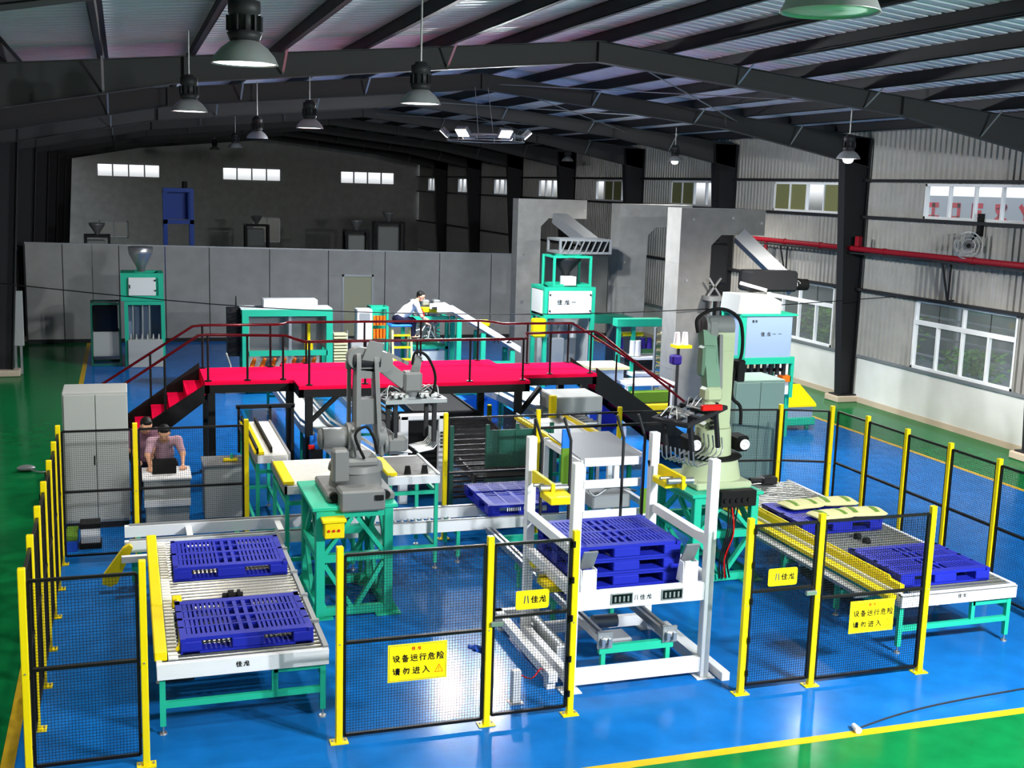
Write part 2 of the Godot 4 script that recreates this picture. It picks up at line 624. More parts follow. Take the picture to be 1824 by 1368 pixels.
func build_right_wall() -> void:
	var w := struct("wall_right")
	var st := S()
	bx(st, XR, XR + 0.28, 0.0, 1.17, DF, DB)
	part("wainscot", st, M.wainscot, w)
	st = S()
	bx(st, XR - 0.02, XR + 0.0, 0.0, 0.14, DF, DB)
	part("skirting", st, M.concrete, w)
	st = S()
	bx(st, XR - 0.05, XR + 0.3, 1.17, 1.25, DF, DB)
	part("sill", st, M.galv, w)
	var a := Vector3(0, 0, -1)
	var up := Vector3.UP
	var out := Vector3(-1, 0, 0)
	# full strips of cladding, one sheet run per bay, and the pieces between the windows
	for k in range(-4, 8):
		var s := DF
		s = maxf(DF, 25.9 + BAY * (k - 1))
		var e := minf(DB, 25.9 + BAY * k)
		if e <= s:
			continue
		for q in [[2.9, 4.82], [5.64, 7.25]]:
			st = S()
			corrugated(st, V(XR, q[0], s), a, up, out, e - s, q[1] - q[0])
			bx(st, XR + 0.01, XR + 0.05, q[0], q[1], s, e)
			part("cladding_sheet", st, M.cladding, w)
	for k in range(-4, 8):
		var s := DF if k == -4 else win_d0(k - 1) + 3.45
		var e := win_d0(k) if k < 7 else DB
		for q in [[1.25, 2.9], [4.82, 5.64]]:
			var s2 := s
			var e2 := e
			if k >= 2 and q[0] < 2.0:
				e2 = minf(DB, e + 3.45)
			st = S()
			corrugated(st, V(XR, q[0], s2), a, up, out, e2 - s2, q[1] - q[0])
			bx(st, XR + 0.01, XR + 0.05, q[0], q[1], s2, e2)
			part("cladding_sheet", st, M.cladding, w)
	for h in [2.93, 4.78, 5.70]:
		st = S()
		bx(st, XR - 0.16, XR - 0.031, h - 0.035, h + 0.035, DF, DB)
		part("girt", st, M.dark_steel, w)
	for k in range(-4, 8):
		var d: float = 25.9 + BAY * k
		if d > DB - 0.3:
			continue
		st = S()
		# tapered welded column: web, two flanges, base plate and plinth
		prism(st, [[XR - 0.42, 0.16], [XR - 0.06, 0.16], [XR - 0.06, 6.75], [XR - 0.85, 6.75]], Vector3(0, 0, -d), Vector3.RIGHT, Vector3.UP, 0.016)
		bar(st, V(XR - 0.06, 0.16, d), V(XR - 0.06, 6.75, d), 0.28, 0.02, Vector3.RIGHT)
		bar(st, V(XR - 0.42, 0.16, d), V(XR - 0.85, 6.75, d), 0.28, 0.02, Vector3.RIGHT)
		bx(st, XR - 0.55, XR, 0.16, 0.19, d - 0.22, d + 0.22)
		part("column", st, M.dark_steel, w)
		st = S()
		bx(st, XR - 0.62, XR, 0.0, 0.16, d - 0.3, d + 0.3, 0.02)
		part("plinth", st, M.concrete, w)
	var n := 1
	for k in range(-4, 7):
		var d := win_d0(k)
		var curt := []
		if k == 0:
			curt = [1, 0, 1, 1]
		elif k == 1:
			curt = [0, 0, 1, 1]
		elif k == 2:
			curt = [0, 1, 1, 0]
		window_unit("window_%d" % n, XR, 1, d, d + 3.45, 4.82, 5.64, 4, -1.0, curt)
		n += 1
		if k < 2:
			window_unit("window_%d" % n, XR, 1, d, d + 3.45, 1.25, 2.9, 4, 2.36, [], true)
			n += 1

func build_other_walls() -> void:
	# left
	var w := struct("wall_left")
	var st := S()
	bx(st, XL - 0.25, XL, 0.0, 1.17, DF, DB)
	part("wainscot", st, M.wainscot, w)
	for k in range(-4, 7):
		var s := maxf(DF, 25.9 + BAY * (k - 1))
		var e := minf(DB, 25.9 + BAY * k)
		st = S()
		corrugated(st, V(XL, 1.17, s), Vector3(0, 0, -1), Vector3.UP, Vector3(1, 0, 0), e - s, 6.1)
		bx(st, XL - 0.06, XL - 0.01, 1.17, 7.25, s, e)
		part("cladding_sheet", st, M.cladding, w)
	for k in range(-4, 8):
		var d: float = 26.0 + BAY * k
		if d > DB - 0.3:
			continue
		st = S()
		prism(st, [[XL + 0.06, 0.16], [XL + 0.42, 0.16], [XL + 0.8, 6.7], [XL + 0.06, 6.7]], Vector3(0, 0, -d), Vector3.RIGHT, Vector3.UP, 0.016)
		bar(st, V(XL + 0.06, 0.16, d), V(XL + 0.06, 6.7, d), 0.28, 0.02, Vector3.RIGHT)
		bar(st, V(XL + 0.42, 0.16, d), V(XL + 0.8, 6.7, d), 0.28, 0.02, Vector3.RIGHT)
		part("column", st, M.dark_steel, w)
		st = S()
		bx(st, XL, XL + 0.6, 0.0, 0.16, d - 0.3, d + 0.3, 0.02)
		part("plinth", st, M.concrete, w)
	for h in [2.93, 4.78, 5.70]:
		st = S()
		bx(st, XL + 0.031, XL + 0.15, h - 0.035, h + 0.035, DF, DB)
		part("girt", st, M.dark_steel, w)
	# front, behind the camera
	w = struct("wall_front")
	st = S()
	bx(st, XL - 0.25, XR + 0.28, 0.0, 8.2, DF - 0.2, DF)
	part("wall_sheet", st, M.cladding, w)
	# back, with its openings left free
	w = struct("wall_back")
	var ups := [[-1.4, 2.2], [5.8, 9.35], [13.0, 16.5]]
	var lows := [[-1.35, 0.28, 1.53, 2.55], [7.6, 9.32, 1.36, 2.95]]
	var edges := [XL, -1.4, 2.2, 5.8, 9.35, 13.0, 16.5, XR]
	st = S()
	bx(st, XL, XR, 5.92, 8.2, DB, DB + 0.2)
	bx(st, XL, XR, 2.95, 5.1, DB, DB + 0.2)
	bx(st, XL, XR, 0.0, 1.36, DB, DB + 0.2)
	for i in [0, 2, 4, 6]:
		bx(st, edges[i], edges[i + 1], 5.1, 5.92, DB, DB + 0.2)
	bx(st, XL, -1.35, 1.36, 2.95, DB, DB + 0.2)
	bx(st, -1.35, 0.28, 1.36, 1.53, DB, DB + 0.2)
	bx(st, -1.35, 0.28, 2.55, 2.95, DB, DB + 0.2)
	bx(st, 0.28, 7.6, 1.36, 2.95, DB, DB + 0.2)
	bx(st, 9.32, XR, 1.36, 2.95, DB, DB + 0.2)
	part("wall_sheet", st, M.cladding, w)
	var n := 40
	for q in [[-1.4, 2.2, 5.1, 5.92, 4], [5.8, 9.35, 5.1, 5.92, 4], [13.0, 16.5, 5.1, 5.92, 4], [-1.35, 0.28, 1.53, 2.55, 2], [7.6, 9.32, 1.36, 2.95, 2]]:
		var ww := struct("window_%d" % n, V((q[0] + q[1]) / 2, q[2], DB))
		n += 1
		st = S()
		bx(st, q[0], q[0] + 0.07, q[2], q[3], DB - 0.03, DB + 0.08)
		bx(st, q[1] - 0.07, q[1], q[2], q[3], DB - 0.03, DB + 0.08)
		bx(st, q[0], q[1], q[2], q[2] + 0.07, DB - 0.03, DB + 0.08)
		bx(st, q[0], q[1], q[3] - 0.07, q[3], DB - 0.03, DB + 0.08)
		part("window_frame", st, M.galv, ww)
		for i in int(q[4]):
			var a: float = q[0] + (q[1] - q[0]) * i / q[4]
			var b: float = q[0] + (q[1] - q[0]) * (i + 1) / q[4]
			if i > 0:
				st = S()
				bx(st, a - 0.04, a + 0.04, q[2], q[3], DB - 0.02, DB + 0.07)
				part("mullion", st, M.galv, ww)
			st = S()
			bx(st, a + 0.03, b - 0.03, q[2] + 0.04, q[3] - 0.04, DB + 0.02, DB + 0.026)
			part("pane", st, M.glass, ww)

const RX := 7.75
func roof_h(x: float) -> float:          # underside of the roof sheets
	return 7.98 - 0.098 * absf(x - RX)

func build_ceiling() -> void:
	var c := struct("ceiling")
	var st: SurfaceTool
	for sd in [[XL - 0.3, RX], [RX, XR + 0.3]]:
		for k in range(-4, 8):
			var s := maxf(DF - 0.2, 25.9 + BAY * (k - 1))
			var e := minf(DB + 0.2, 25.9 + BAY * k)
			if e <= s:
				continue
			st = S()
			var a := V(sd[0], roof_h(sd[0]), s)
			var b := V(sd[1], roof_h(sd[1]), s)
			corrugated(st, a, Vector3(0, 0, -1), b - a, Vector3.UP, e - s, 1.0, 0.27, 0.035)
			var y := Vector3(0, 0.06, 0)
			var z := Vector3(0, 0, -(e - s))
			hexa(st, [a + y, b + y, b + y + z, a + y + z, a + y * 1.4, b + y * 1.4, b + y * 1.4 + z, a + y * 1.4 + z])
			part("roof_sheet", st, M.roof, c)
	for i in range(-8, 9):
		var x := RX + 1.33 * i + (0.18 if i == 0 else 0.0)
		if x < XL or x > XR:
			continue
		st = S()
		var h := roof_h(x)
		# Z purlin
		bx(st, x - 0.008, x + 0.008, h - 0.22, h, DF, DB)
		bx(st, x - 0.008, x + 0.07, h - 0.012, h, DF, DB)
		bx(st, x - 0.07, x + 0.008, h - 0.22, h - 0.208, DF, DB)
		bx(st, x - 0.07, x - 0.058, h - 0.22, h - 0.19, DF, DB)
		part("purlin", st, M.dark_steel, c)
	for k in range(-3, 8):
		var d: float = 25.9 + BAY * k
		if k == -2:
			d = 8.9
		if d > DB - 0.3 or k < -2:
			continue
		st = S()
		var top := func(x: float) -> float: return roof_h(x) - 0.22
		var deep := func(x: float) -> float:
			var t := absf(x - RX) / 10.3
			return 0.34 + 0.0 * t + (0.0 if t < 0.62 else (t - 0.62) * 1.0)
		var xs := [XL + 0.06, XL + 1.6, XL + 4.2, RX, XR - 4.2, XR - 1.6, XR - 0.06]
		for j in xs.size() - 1:
			var x0: float = xs[j]
			var x1: float = xs[j + 1]
			var t0 := V(x0, top.call(x0), d)
			var t1 := V(x1, top.call(x1), d)
			var b0 := V(x0, top.call(x0) - deep.call(x0), d)
			var b1 := V(x1, top.call(x1) - deep.call(x1), d)
			var w := Vector3(0, 0, 0.008)
			hexa(st, [b0 - w, b1 - w, b1 + w, b0 + w, t0 - w, t1 - w, t1 + w, t0 + w])
			bar(st, t0, t1, 0.2, 0.014)
			bar(st, b0, b1, 0.2, 0.014)
		for x in [RX - 0.02, XL + 4.2, XR - 4.2]:
			bx(st, x - 0.01, x + 0.01, top.call(x) - deep.call(x), top.call(x), d - 0.1, d + 0.1)
		part("rafter", st, M.rafter, c)
		for i in [-6, -4, -2, 2, 4, 6]:
			var x: float = RX + 1.33 * i
			st = S()
			bar(st, V(x, roof_h(x) - 0.2, d - 0.62), V(x, top.call(x) - deep.call(x) + 0.02, d - 0.06), 0.035, 0.012)
			part("fly_brace", st, M.galv, c)
	# eave closing strips
	for x in [XL - 0.1, XR + 0.15]:
		st = S()
		bx(st, x - 0.1, x + 0.1, 6.6, 7.3, DF - 0.2, DB + 0.2)
		part("eave_flashing", st, M.cladding, c)
	# long thin cross bracing rods under the roof
	st = S()
	for k in [0, 1, 2]:
		var d: float = 25.9 + BAY * (k - 1)
		cyl(st, V(RX + 0.4, 7.55, d), V(RX + 6.5, 7.0, d + BAY), 0.012, -1, 6)
		cyl(st, V(RX + 0.4, 7.55, d + BAY), V(RX + 6.5, 7.0, d), 0.012, -1, 6)
	part("bracing_rod", st, M.galv, c)

func build_outside() -> void:
	org = V(40, 0, 30)
	var st := S()
	bx(st, XR + 0.4, 70, -0.4, -0.05, -40, 120)
	var o := solo("yard_ground", st, M.asphalt, "grey yard ground outside the right hand windows", "ground")
	o.set_meta("kind", "structure")
	o.name = "floor_outside"
	org = V(27, 0, 33)
	var b := thing("neighbour_building", "olive grey shed seen outside through the right wall windows", "building", V(27, 0, 40))
	st = S()
	bx(st, 25.5, 34, 0, 4.0, 31.5, 75)
	part("wall", st, M.shed, b)
	st = S()
	bx(st, 25.2, 34.3, 4.0, 4.15, 31.2, 75.3)
	part("roof", st, M.galv, b)
	# red and white banner wall across the yard
	var bn := thing("banner", "white banner with red characters hung outside the upper right window", "banner", V(22.2, 0, 28))
	st = S()
	bx(st, 22.2, 22.25, 4.45, 5.38, 23.2, 31.0)
	part("board", st, M.white, bn)
	st = S()
	for d in [23.6, 27.0, 30.6]:
		cyl(st, V(22.35, -0.05, d), V(22.35, 5.3, d), 0.06)
	part("pole", st, M.galv, bn)
	org = bn.position
	var st2 := S()
	write(st2, "又E工口E又Y工", V(22.195, 5.2, 30.6), Vector3(0, 0, 1), Vector3.UP, 0.5, 0.92, 0.14, Vector3(-1, 0, 0))
	bx(st2, 22.19, 22.2, 4.5, 4.6, 23.4, 30.8)
	part("lettering", st2, M.banner_red, bn)
	# open steel rack in the yard
	var rk := thing("yard_rack", "grey open steel rack of bars outside the big lower window", "rack", V(23.5, 0, 26))
	for d in [22.0, 24.0, 26.0, 28.5, 31.0]:
		st = S()
		bx(st, 23.4, 23.5, -0.05, 2.6, d, d + 0.1)
		part("post", st, M.galv, rk)
	for h in [0.5, 1.1, 1.7, 2.5]:
		st = S()
		bx(st, 23.38, 23.42, h, h + 0.06, 22.0, 31.1)
		part("rail", st, M.galv, rk)
	# shrubs below the near window
	var rng := RandomNumberGenerator.new()
	rng.seed = 11
	var i := 0
	for q in [[20.4, 24.2, 1.5], [20.3, 27.4, 2.2], [25.3, 24.5, 2.4], [20.3, 21.2, 1.8], [20.3, 30.6, 1.9]]:
		var names := ["low leafy shrub outside the big lower window, nearest its left jamb", "leafy shrub outside between the two lower windows", "tall leafy shrub farther out behind the big lower window", "leafy shrub outside at the right edge of the big lower window", "leafy shrub outside seen past the dark column"]
		var t := thing("shrub", names[i], "shrub", V(q[0], -0.05, q[1]))
		i += 1
		st = S()
		for k in 6:
			tube(st, [V(q[0], -0.05, q[1]), V(q[0] + rng.randf_range(-0.25, 0.25), q[2] * 0.5, q[1] + rng.randf_range(-0.25, 0.25)), V(q[0] + rng.randf_range(-0.7, 0.7), q[2] * 0.95, q[1] + rng.randf_range(-0.7, 0.7))], 0.018, 5)
		part("stems", st, M.shed, t)
		st = S()
		for k in 900:
			var p := V(q[0] + rng.randfn(0, 0.36), q[2] * (0.15 + 0.85 * rng.randf()), q[1] + rng.randfn(0, 0.36))
			var u := Vector3(rng.randfn(), rng.randfn() * 0.5, rng.randfn()).normalized() * 0.11
			var v := u.cross(Vector3(rng.randfn(), rng.randfn(), rng.randfn())).normalized() * 0.04
			quad(st, p - u, p + v, p + u, p - v)
		stuff(part("leaves", st, M.plant, t))

# ---------------------------------------------------------------- lamps
func high_bay(label: String, at: Vector3, lit: bool, strength := 1.0) -> void:
	var t := thing("pendant_lamp", label, "lamp", at, "")
	var hang := roof_h(at.x) - 0.2 - at.y
	var st := S()
	cyl(st, at + Vector3(0, 0.42, 0), at + Vector3(0, hang, 0), 0.012, -1, 6)
	part("hanging_rod", st, M.aluminium, t)
	st = S()
	lathe(st, at, [[0.0, 0.46], [0.07, 0.45], [0.075, 0.42], [0.11, 0.41], [0.11, 0.33], [0.095, 0.32], [0.095, 0.21], [0.12, 0.2], [0.10, 0.15], [0.0, 0.15]], 16)
	for k in 12:
		var a := TAU * k / 12
		obox(st, at + Vector3(cos(a) * 0.108, 0.265, sin(a) * 0.108), Vector3(0.03, 0.1, 0.006), Basis(Vector3.UP, -a))
	part("housing", st, M.dark_steel, t)
	st = S()
	lathe(st, at, [[0.06, 0.16], [0.10, 0.145], [0.16, 0.10], [0.205, 0.045], [0.225, 0.0], [0.228, -0.005], [0.22, -0.005], [0.20, 0.04], [0.155, 0.092], [0.1, 0.135]], 28)
	part("reflector", st, M.aluminium, t)
	st = S()
	lathe(st, at, [[0.0, 0.012], [0.215, 0.012], [0.215, 0.004], [0.0, 0.004]], 28)
	part("lens", st, M.lens if lit else M.lens_off, t)
	if lit and strength > 1.1:
		st = S()
		lathe(st, at, [[0.0, -0.09], [0.05, -0.085], [0.085, -0.06], [0.1, -0.02], [0.1, 0.002], [0.0, 0.003]], 20)
		part("bulb", st, M.lens, t)
	if lit:
		var l := SpotLight3D.new()
		l.name = "lamp_light"
		l.light_energy = LAMP_ENERGY * strength
		l.light_color = Color(1, 0.98, 0.94)
		l.light_size = 0.2
		l.spot_angle = 72
		l.spot_angle_attenuation = 0.6
		l.spot_range = 60
		l.spot_attenuation = 2
		l.shadow_enabled = true
		l.position = Vector3(0, -0.03 if strength < 1.1 else -0.11, 0)
		l.rotation.x = -PI / 2
		t.add_child(l, true)

func flood_ring(label: String, at: Vector3, strength := 1.0) -> void:
	var t := thing("floodlight_ring", label, "lamp", at)
	var st := S()
	var ring := []
	for k in 25:
		ring.append(at + Vector3(cos(TAU * k / 24), 0, sin(TAU * k / 24)) * 0.86)
	tube(st, ring, 0.02, 6, false)
	var ring2 := []
	for p in ring:
		ring2.append(p + Vector3(0, -0.12, 0))
	tube(st, ring2, 0.012, 6, false)
	for k in 6:
		bar(st, at, ring[k * 4], 0.025, 0.025)
		cyl(st, ring[k * 4], ring2[k * 4], 0.01, -1, 6)
	part("ring_frame", st, M.galv, t)
	st = S()
	for s in [-0.5, 0.5]:
		cyl(st, at + Vector3(0.35 * s, 0, 0), at + Vector3(-0.1 + 0.3 * s, 1.05, -0.1), 0.008, -1, 6)
	part("hanging_wire", st, M.galv, t)
	for k in 6:
		var a := TAU * k / 6 + 0.35
		var dir := Vector3(cos(a), 0, sin(a))
		var c := at + dir * 0.95
		var b := Basis(Vector3.UP, -a) * Basis(Vector3.BACK, -0.82)      # local x looks outward and down
		st = S()
		cbox(st, c - b.x * 0.05, Vector3(0.07, 0.24, 0.30), 0.02, b)
		for q in 6:
			obox(st, c - b.x * 0.11 + b.z * (0.05 * q - 0.125), Vector3(0.05, 0.2, 0.008), b)
		var head := part("flood_head", st, M.galv, t)
		var s2 := S()
		obox(s2, c - b.x * 0.012, Vector3(0.008, 0.21, 0.27), b)
		part("glass_face", s2, M.lens, head)
		var l := SpotLight3D.new()
		l.name = "flood_light"
		l.light_energy = FLOOD_ENERGY * strength
		l.light_color = Color(0.97, 0.99, 1.0)
		l.light_size = 0.14
		l.spot_angle = 70
		l.spot_angle_attenuation = 0.5
		l.spot_range = 80
		l.spot_attenuation = 2
		l.shadow_enabled = true
		l.position = c + b.x * 0.03 - at
		l.basis = Basis.looking_at(b.x, Vector3.UP)
		t.add_child(l, true)

func build_lamps() -> void:
	high_bay("big lit pendant lamp with dark housing near the top left of the roof", V(0.82, 6.07, 8.42), true, 0.7)
	high_bay("lit pendant lamp on a long pale rod below the first left rafters", V(0.84, 6.11, 15.75), true)
	high_bay("lit pendant lamp hanging left of the bright floodlight ring", V(3.18, 6.17, 13.0), true, 0.6)
	high_bay("small pinkish lit pendant lamp above the grey robot", V(3.0, 6.15, 20.0), true)
	high_bay("small unlit grey pendant lamp left of the pinkish lit one", V(2.74, 6.13, 25.6), false)
	high_bay("tiny unlit pendant lamp far back over the blue frame", V(3.35, 6.2, 37.5), false)
	high_bay("faintest unlit pendant lamp, leftmost in the dark back hall", V(4.0, 6.5, 55.0), false)
	high_bay("small unlit pendant lamp in front of the farthest side windows", V(15.4, 6.24, 40.4), false)
	high_bay("small lit pendant lamp right of the middle, before the dark side wall", V(15.04, 6.13, 30.85), true, 1.6)
	high_bay("lit pendant lamp beside the big dark column on the right", V(13.17, 6.0, 19.54), true, 2.6)
	high_bay("large unlit pendant lamp cut by the top edge on the right", V(3.1, 6.13, 4.83), false)
	flood_ring("ring of bright floodlights hanging on wires under the ridge", V(7.72, 6.38, 25.4), 1.15)
	flood_ring("ring of bright floodlights under the ridge before the fence", V(9.5, 6.38, 2.2), 3.1)

# ---------------------------------------------------------------- grey panel partition across the hall
func build_partition() -> void:
	var w := struct("wall_partition", V(5, 0, 39))
	var xs := [-2.9, -1.82, -0.95, -0.15, 1.25, 2.62, 4.54, 6.48, 8.4, 10.31, 12.17, 13.4, 14.9, 16.6, XR]
	for i in xs.size() - 1:
		var st := S()
		var h := 3.08 - 0.012 * float(xs[i])
		var x0: float = xs[i] + 0.012
		var x1: float = xs[i + 1] - 0.012
		if i == 7:          # the doorway panel: pieces left, right and above the door
			pass
		if i == 6 or i == 7:
			if i == 7:
				bx(st, 7.98, x1, 0.0, h, 39.0, 39.08, 0.006)
				bx(st, x0, 7.98, 2.16, h, 39.0, 39.08, 0.006)
				bx(st, x0, 6.96, 0.0, 2.16, 39.0, 39.08, 0.006)
			else:
				bx(st, x0, x1, 0.0, h, 39.0, 39.08, 0.006)
		else:
			bx(st, x0, x1, 0.0, h, 39.0, 39.08, 0.006)
		part("wall_panel", st, M.partition, w)
	for i in xs.size():
		if i in [2, 4, 5, 9]:
			continue
		var st := S()
		bx(st, xs[i] - 0.035, xs[i] + 0.035, 0.0, 3.06 - 0.012 * float(xs[i]), 39.02, 39.12)
		part("seam_post", st, M.dark_steel, w)
	var st := S()
	bx(st, -2.9, XR, 3.1 - 0.2, 2.9, 39.02, 39.07)
	bar(st, V(-2.9, 3.13, 39.04), V(XR, 2.88, 39.04), 0.1, 0.04)
	part("top_rail", st, M.galv, w)
	st = S()
	bx(st, -2.9, XR, 0.0, 0.12, 38.96, 39.0)
	part("kick_rail", st, M.dark_steel, w)
	var d := struct("door_1", V(7.46, 0, 39))
	st = S()
	bx(st, 7.0, 7.94, 0.02, 2.12, 38.97, 39.03, 0.008)
	part("leaf", st, M.door_paint, d)
	st = S()
	bx(st, 6.94, 7.0, 0, 2.2, 38.95, 39.1)
	bx(st, 7.94, 8.0, 0, 2.2, 38.95, 39.1)
	bx(st, 6.94, 8.0, 2.13, 2.2, 38.95, 39.1)
	part("door_frame", st, M.galv, d)
	st = S()
	tube(st, [V(7.84, 1.02, 38.97), V(7.84, 1.02, 38.92), V(7.74, 1.02, 38.92)], 0.012, 6)
	part("handle", st, M.steel, d)

# ---------------------------------------------------------------- safety fence
const FH := 1.95
var wire_cache := {}

func post(parent: Node, x: float, d: float) -> void:
	var st := S()
	bx(st, x - 0.032, x + 0.032, 0.012, FH, d - 0.032, d + 0.032, 0.006)
	var p := part("post", st, M.yellow, parent)
	st = S()
	bx(st, x - 0.085, x + 0.085, 0.003, 0.015, d - 0.06, d + 0.06)
	part("base_plate", st, M.yellow, p)
	st = S()
	for s in [-1, 1]:
		cyl(st, V(x + 0.062 * s, 0.015, d), V(x + 0.062 * s, 0.032, d), 0.011, -1, 6)
		cyl(st, V(x, 0.5 + 0.5 * s, d - 0.04), V(x, 0.5 + 0.5 * s, d + 0.04), 0.008, -1, 6)
	part("bolt", st, M.galv, p)

func mesh_panel(parent: Node, a: Vector3, b: Vector3, h0: float, h1: float, mids: Array, called := "panel_frame") -> MeshInstance3D:   # black tube frame with a welded wire mesh between two posts
	var st := S()
	var u := (b - a).normalized()
	var A := a + u * 0.05
	var B := b - u * 0.05
	var y := Vector3.UP
	var t := 0.028
	for h in [h0, h1] + mids:
		bar(st, A + y * h, B + y * h, t * (1.5 if h in mids else 1.0), t)
	bar(st, A + y * h0, A + y * h1, t, t)
	bar(st, B + y * h0, B + y * h1, t, t)
	for h in [0.3, 0.95, 1.6]:
		bar(st, a + u * 0.02 + y * h, A + y * h, 0.02, 0.03)
		bar(st, B + y * h, b - u * 0.02 + y * h, 0.02, 0.03)
	var f := part(called, st, M.black, parent)
	st = S()
	var r := 0.0014
	var L := A.distance_to(B)
	var n := int(L / 0.028)
	var out := u.cross(y) * r
	for i in range(1, n):
		var p := A + u * (L * i / n)
		var q := u * r
		var lo := y * h0
		var hi := y * h1
		quad(st, p - q - out + lo, p + q - out + lo, p + q - out + hi, p - q - out + hi)
		quad(st, p - q + out + lo, p - q - out + lo, p - q - out + hi, p - q + out + hi)
		quad(st, p + q + out + lo, p - q + out + lo, p - q + out + hi, p + q + out + hi)
		quad(st, p + q - out + lo, p + q + out + lo, p + q + out + hi, p + q - out + hi)
	n = int((h1 - h0) / 0.028)
	for i in range(1, n):
		var h := y * (h0 + (h1 - h0) * i / n)
		var q := y * r
		quad(st, A + h - q - out, B + h - q - out, B + h + q - out, A + h + q - out)
		quad(st, A + h + q - out, B + h + q - out, B + h + q + out, A + h + q + out)
		quad(st, A + h - q + out, B + h - q + out, B + h + q + out, A + h + q + out)
		quad(st, A + h - q - out, B + h - q - out, B + h - q + out, A + h - q + out)
	stuff(part("wire_mesh", st, M.wire, f))
	return f

func hinges(parent: Node, x: float, d: float) -> void:
	for h in [0.25, 0.62, 1.05, 1.45, 1.82]:
		var st := S()
		cyl(st, V(x, h - 0.03, d - 0.045), V(x, h + 0.03, d - 0.045), 0.018, -1, 8)
		part("hinge", st, M.black, parent)

func logo_sign(label: String, x0: float, x1: float, h0: float, h1: float) -> void:
	var d := 10.352
	var t := thing("name_plate", label, "sign", V((x0 + x1) / 2, h0, d))
	var st := S()
	var r := 0.025
	var poly := []
	for q in [[x1 - r, h1 - r, 0.0], [x0 + r, h1 - r, 90.0], [x0 + r, h0 + r, 180.0], [x1 - r, h0 + r, 270.0]]:
		for k in 5:
			var a := deg_to_rad(float(q[2]) + 22.5 * k)
			poly.append([float(q[0]) + r * cos(a), float(q[1]) + r * sin(a)])
	prism(st, poly, Vector3(0, 0, -d), Vector3.RIGHT, Vector3.UP, 0.006)
	part("plate", st, M.sign_yellow, t)
	st = S()
	write(st, "佳龙", V(x0 + 0.155, h1 - 0.055, d - 0.003), Vector3.RIGHT, Vector3.UP, 0.078, 0.083, 0.011, Vector3.BACK)
	part("lettering", st, M.print_black, t)
	st = S()
	write(st, "|", V(x0 + 0.065, h1 - 0.05, d - 0.003), Vector3.RIGHT, Vector3.UP, 0.085, 0.08, 0.013, Vector3.BACK)
	part("emblem", st, M.print_grey, t)

func danger_sign(label: String, x0: float, x1: float, h0: float, h1: float) -> void:
	var d := 10.352
	var t := thing("warning_sign", label, "sign", V((x0 + x1) / 2, h0, d))
	var st := S()
	bx(st, x0, x1, h0, h1, d - 0.003, d + 0.003, 0.002)
	part("plate", st, M.sign_yellow, t)
	st = S()
	var e := 0.012
	for q in [[x0 + e, x1 - e, h0 + e, h0 + e + 0.003], [x0 + e, x1 - e, h1 - e - 0.003, h1 - e], [x0 + e, x0 + e + 0.003, h0 + e, h1 - e], [x1 - e - 0.003, x1 - e, h0 + e, h1 - e]]:
		bx(st, q[0], q[1], q[2], q[3], d - 0.0042, d - 0.0031)
	part("border_line", st, M.print_grey, t)
	st = S()
	write(st, "设备运行危险", V(x0 + 0.045, h1 - 0.105, d - 0.003), Vector3.RIGHT, Vector3.UP, 0.078, 0.0865, 0.0105, Vector3.BACK)
	write(st, "请勿进入", V(x0 + 0.045, h1 - 0.235, d - 0.003), Vector3.RIGHT, Vector3.UP, 0.078, 0.0975, 0.0105, Vector3.BACK)
	part("lettering", st, M.print_black, t)
	st = S()
	write(st, "^", V(x1 - 0.125, h1 - 0.23, d - 0.003), Vector3.RIGHT, Vector3.UP, 0.09, 0.1, 0.007, Vector3.BACK)
	part("warning_triangle", st, M.orange, t)
	st = S()
	write(st, "佳龙", V(x0 + 0.23, h1 - 0.03, d - 0.003), Vector3.RIGHT, Vector3.UP, 0.04, 0.055, 0.006, Vector3.BACK)
	part("emblem", st, M.print_red, t)

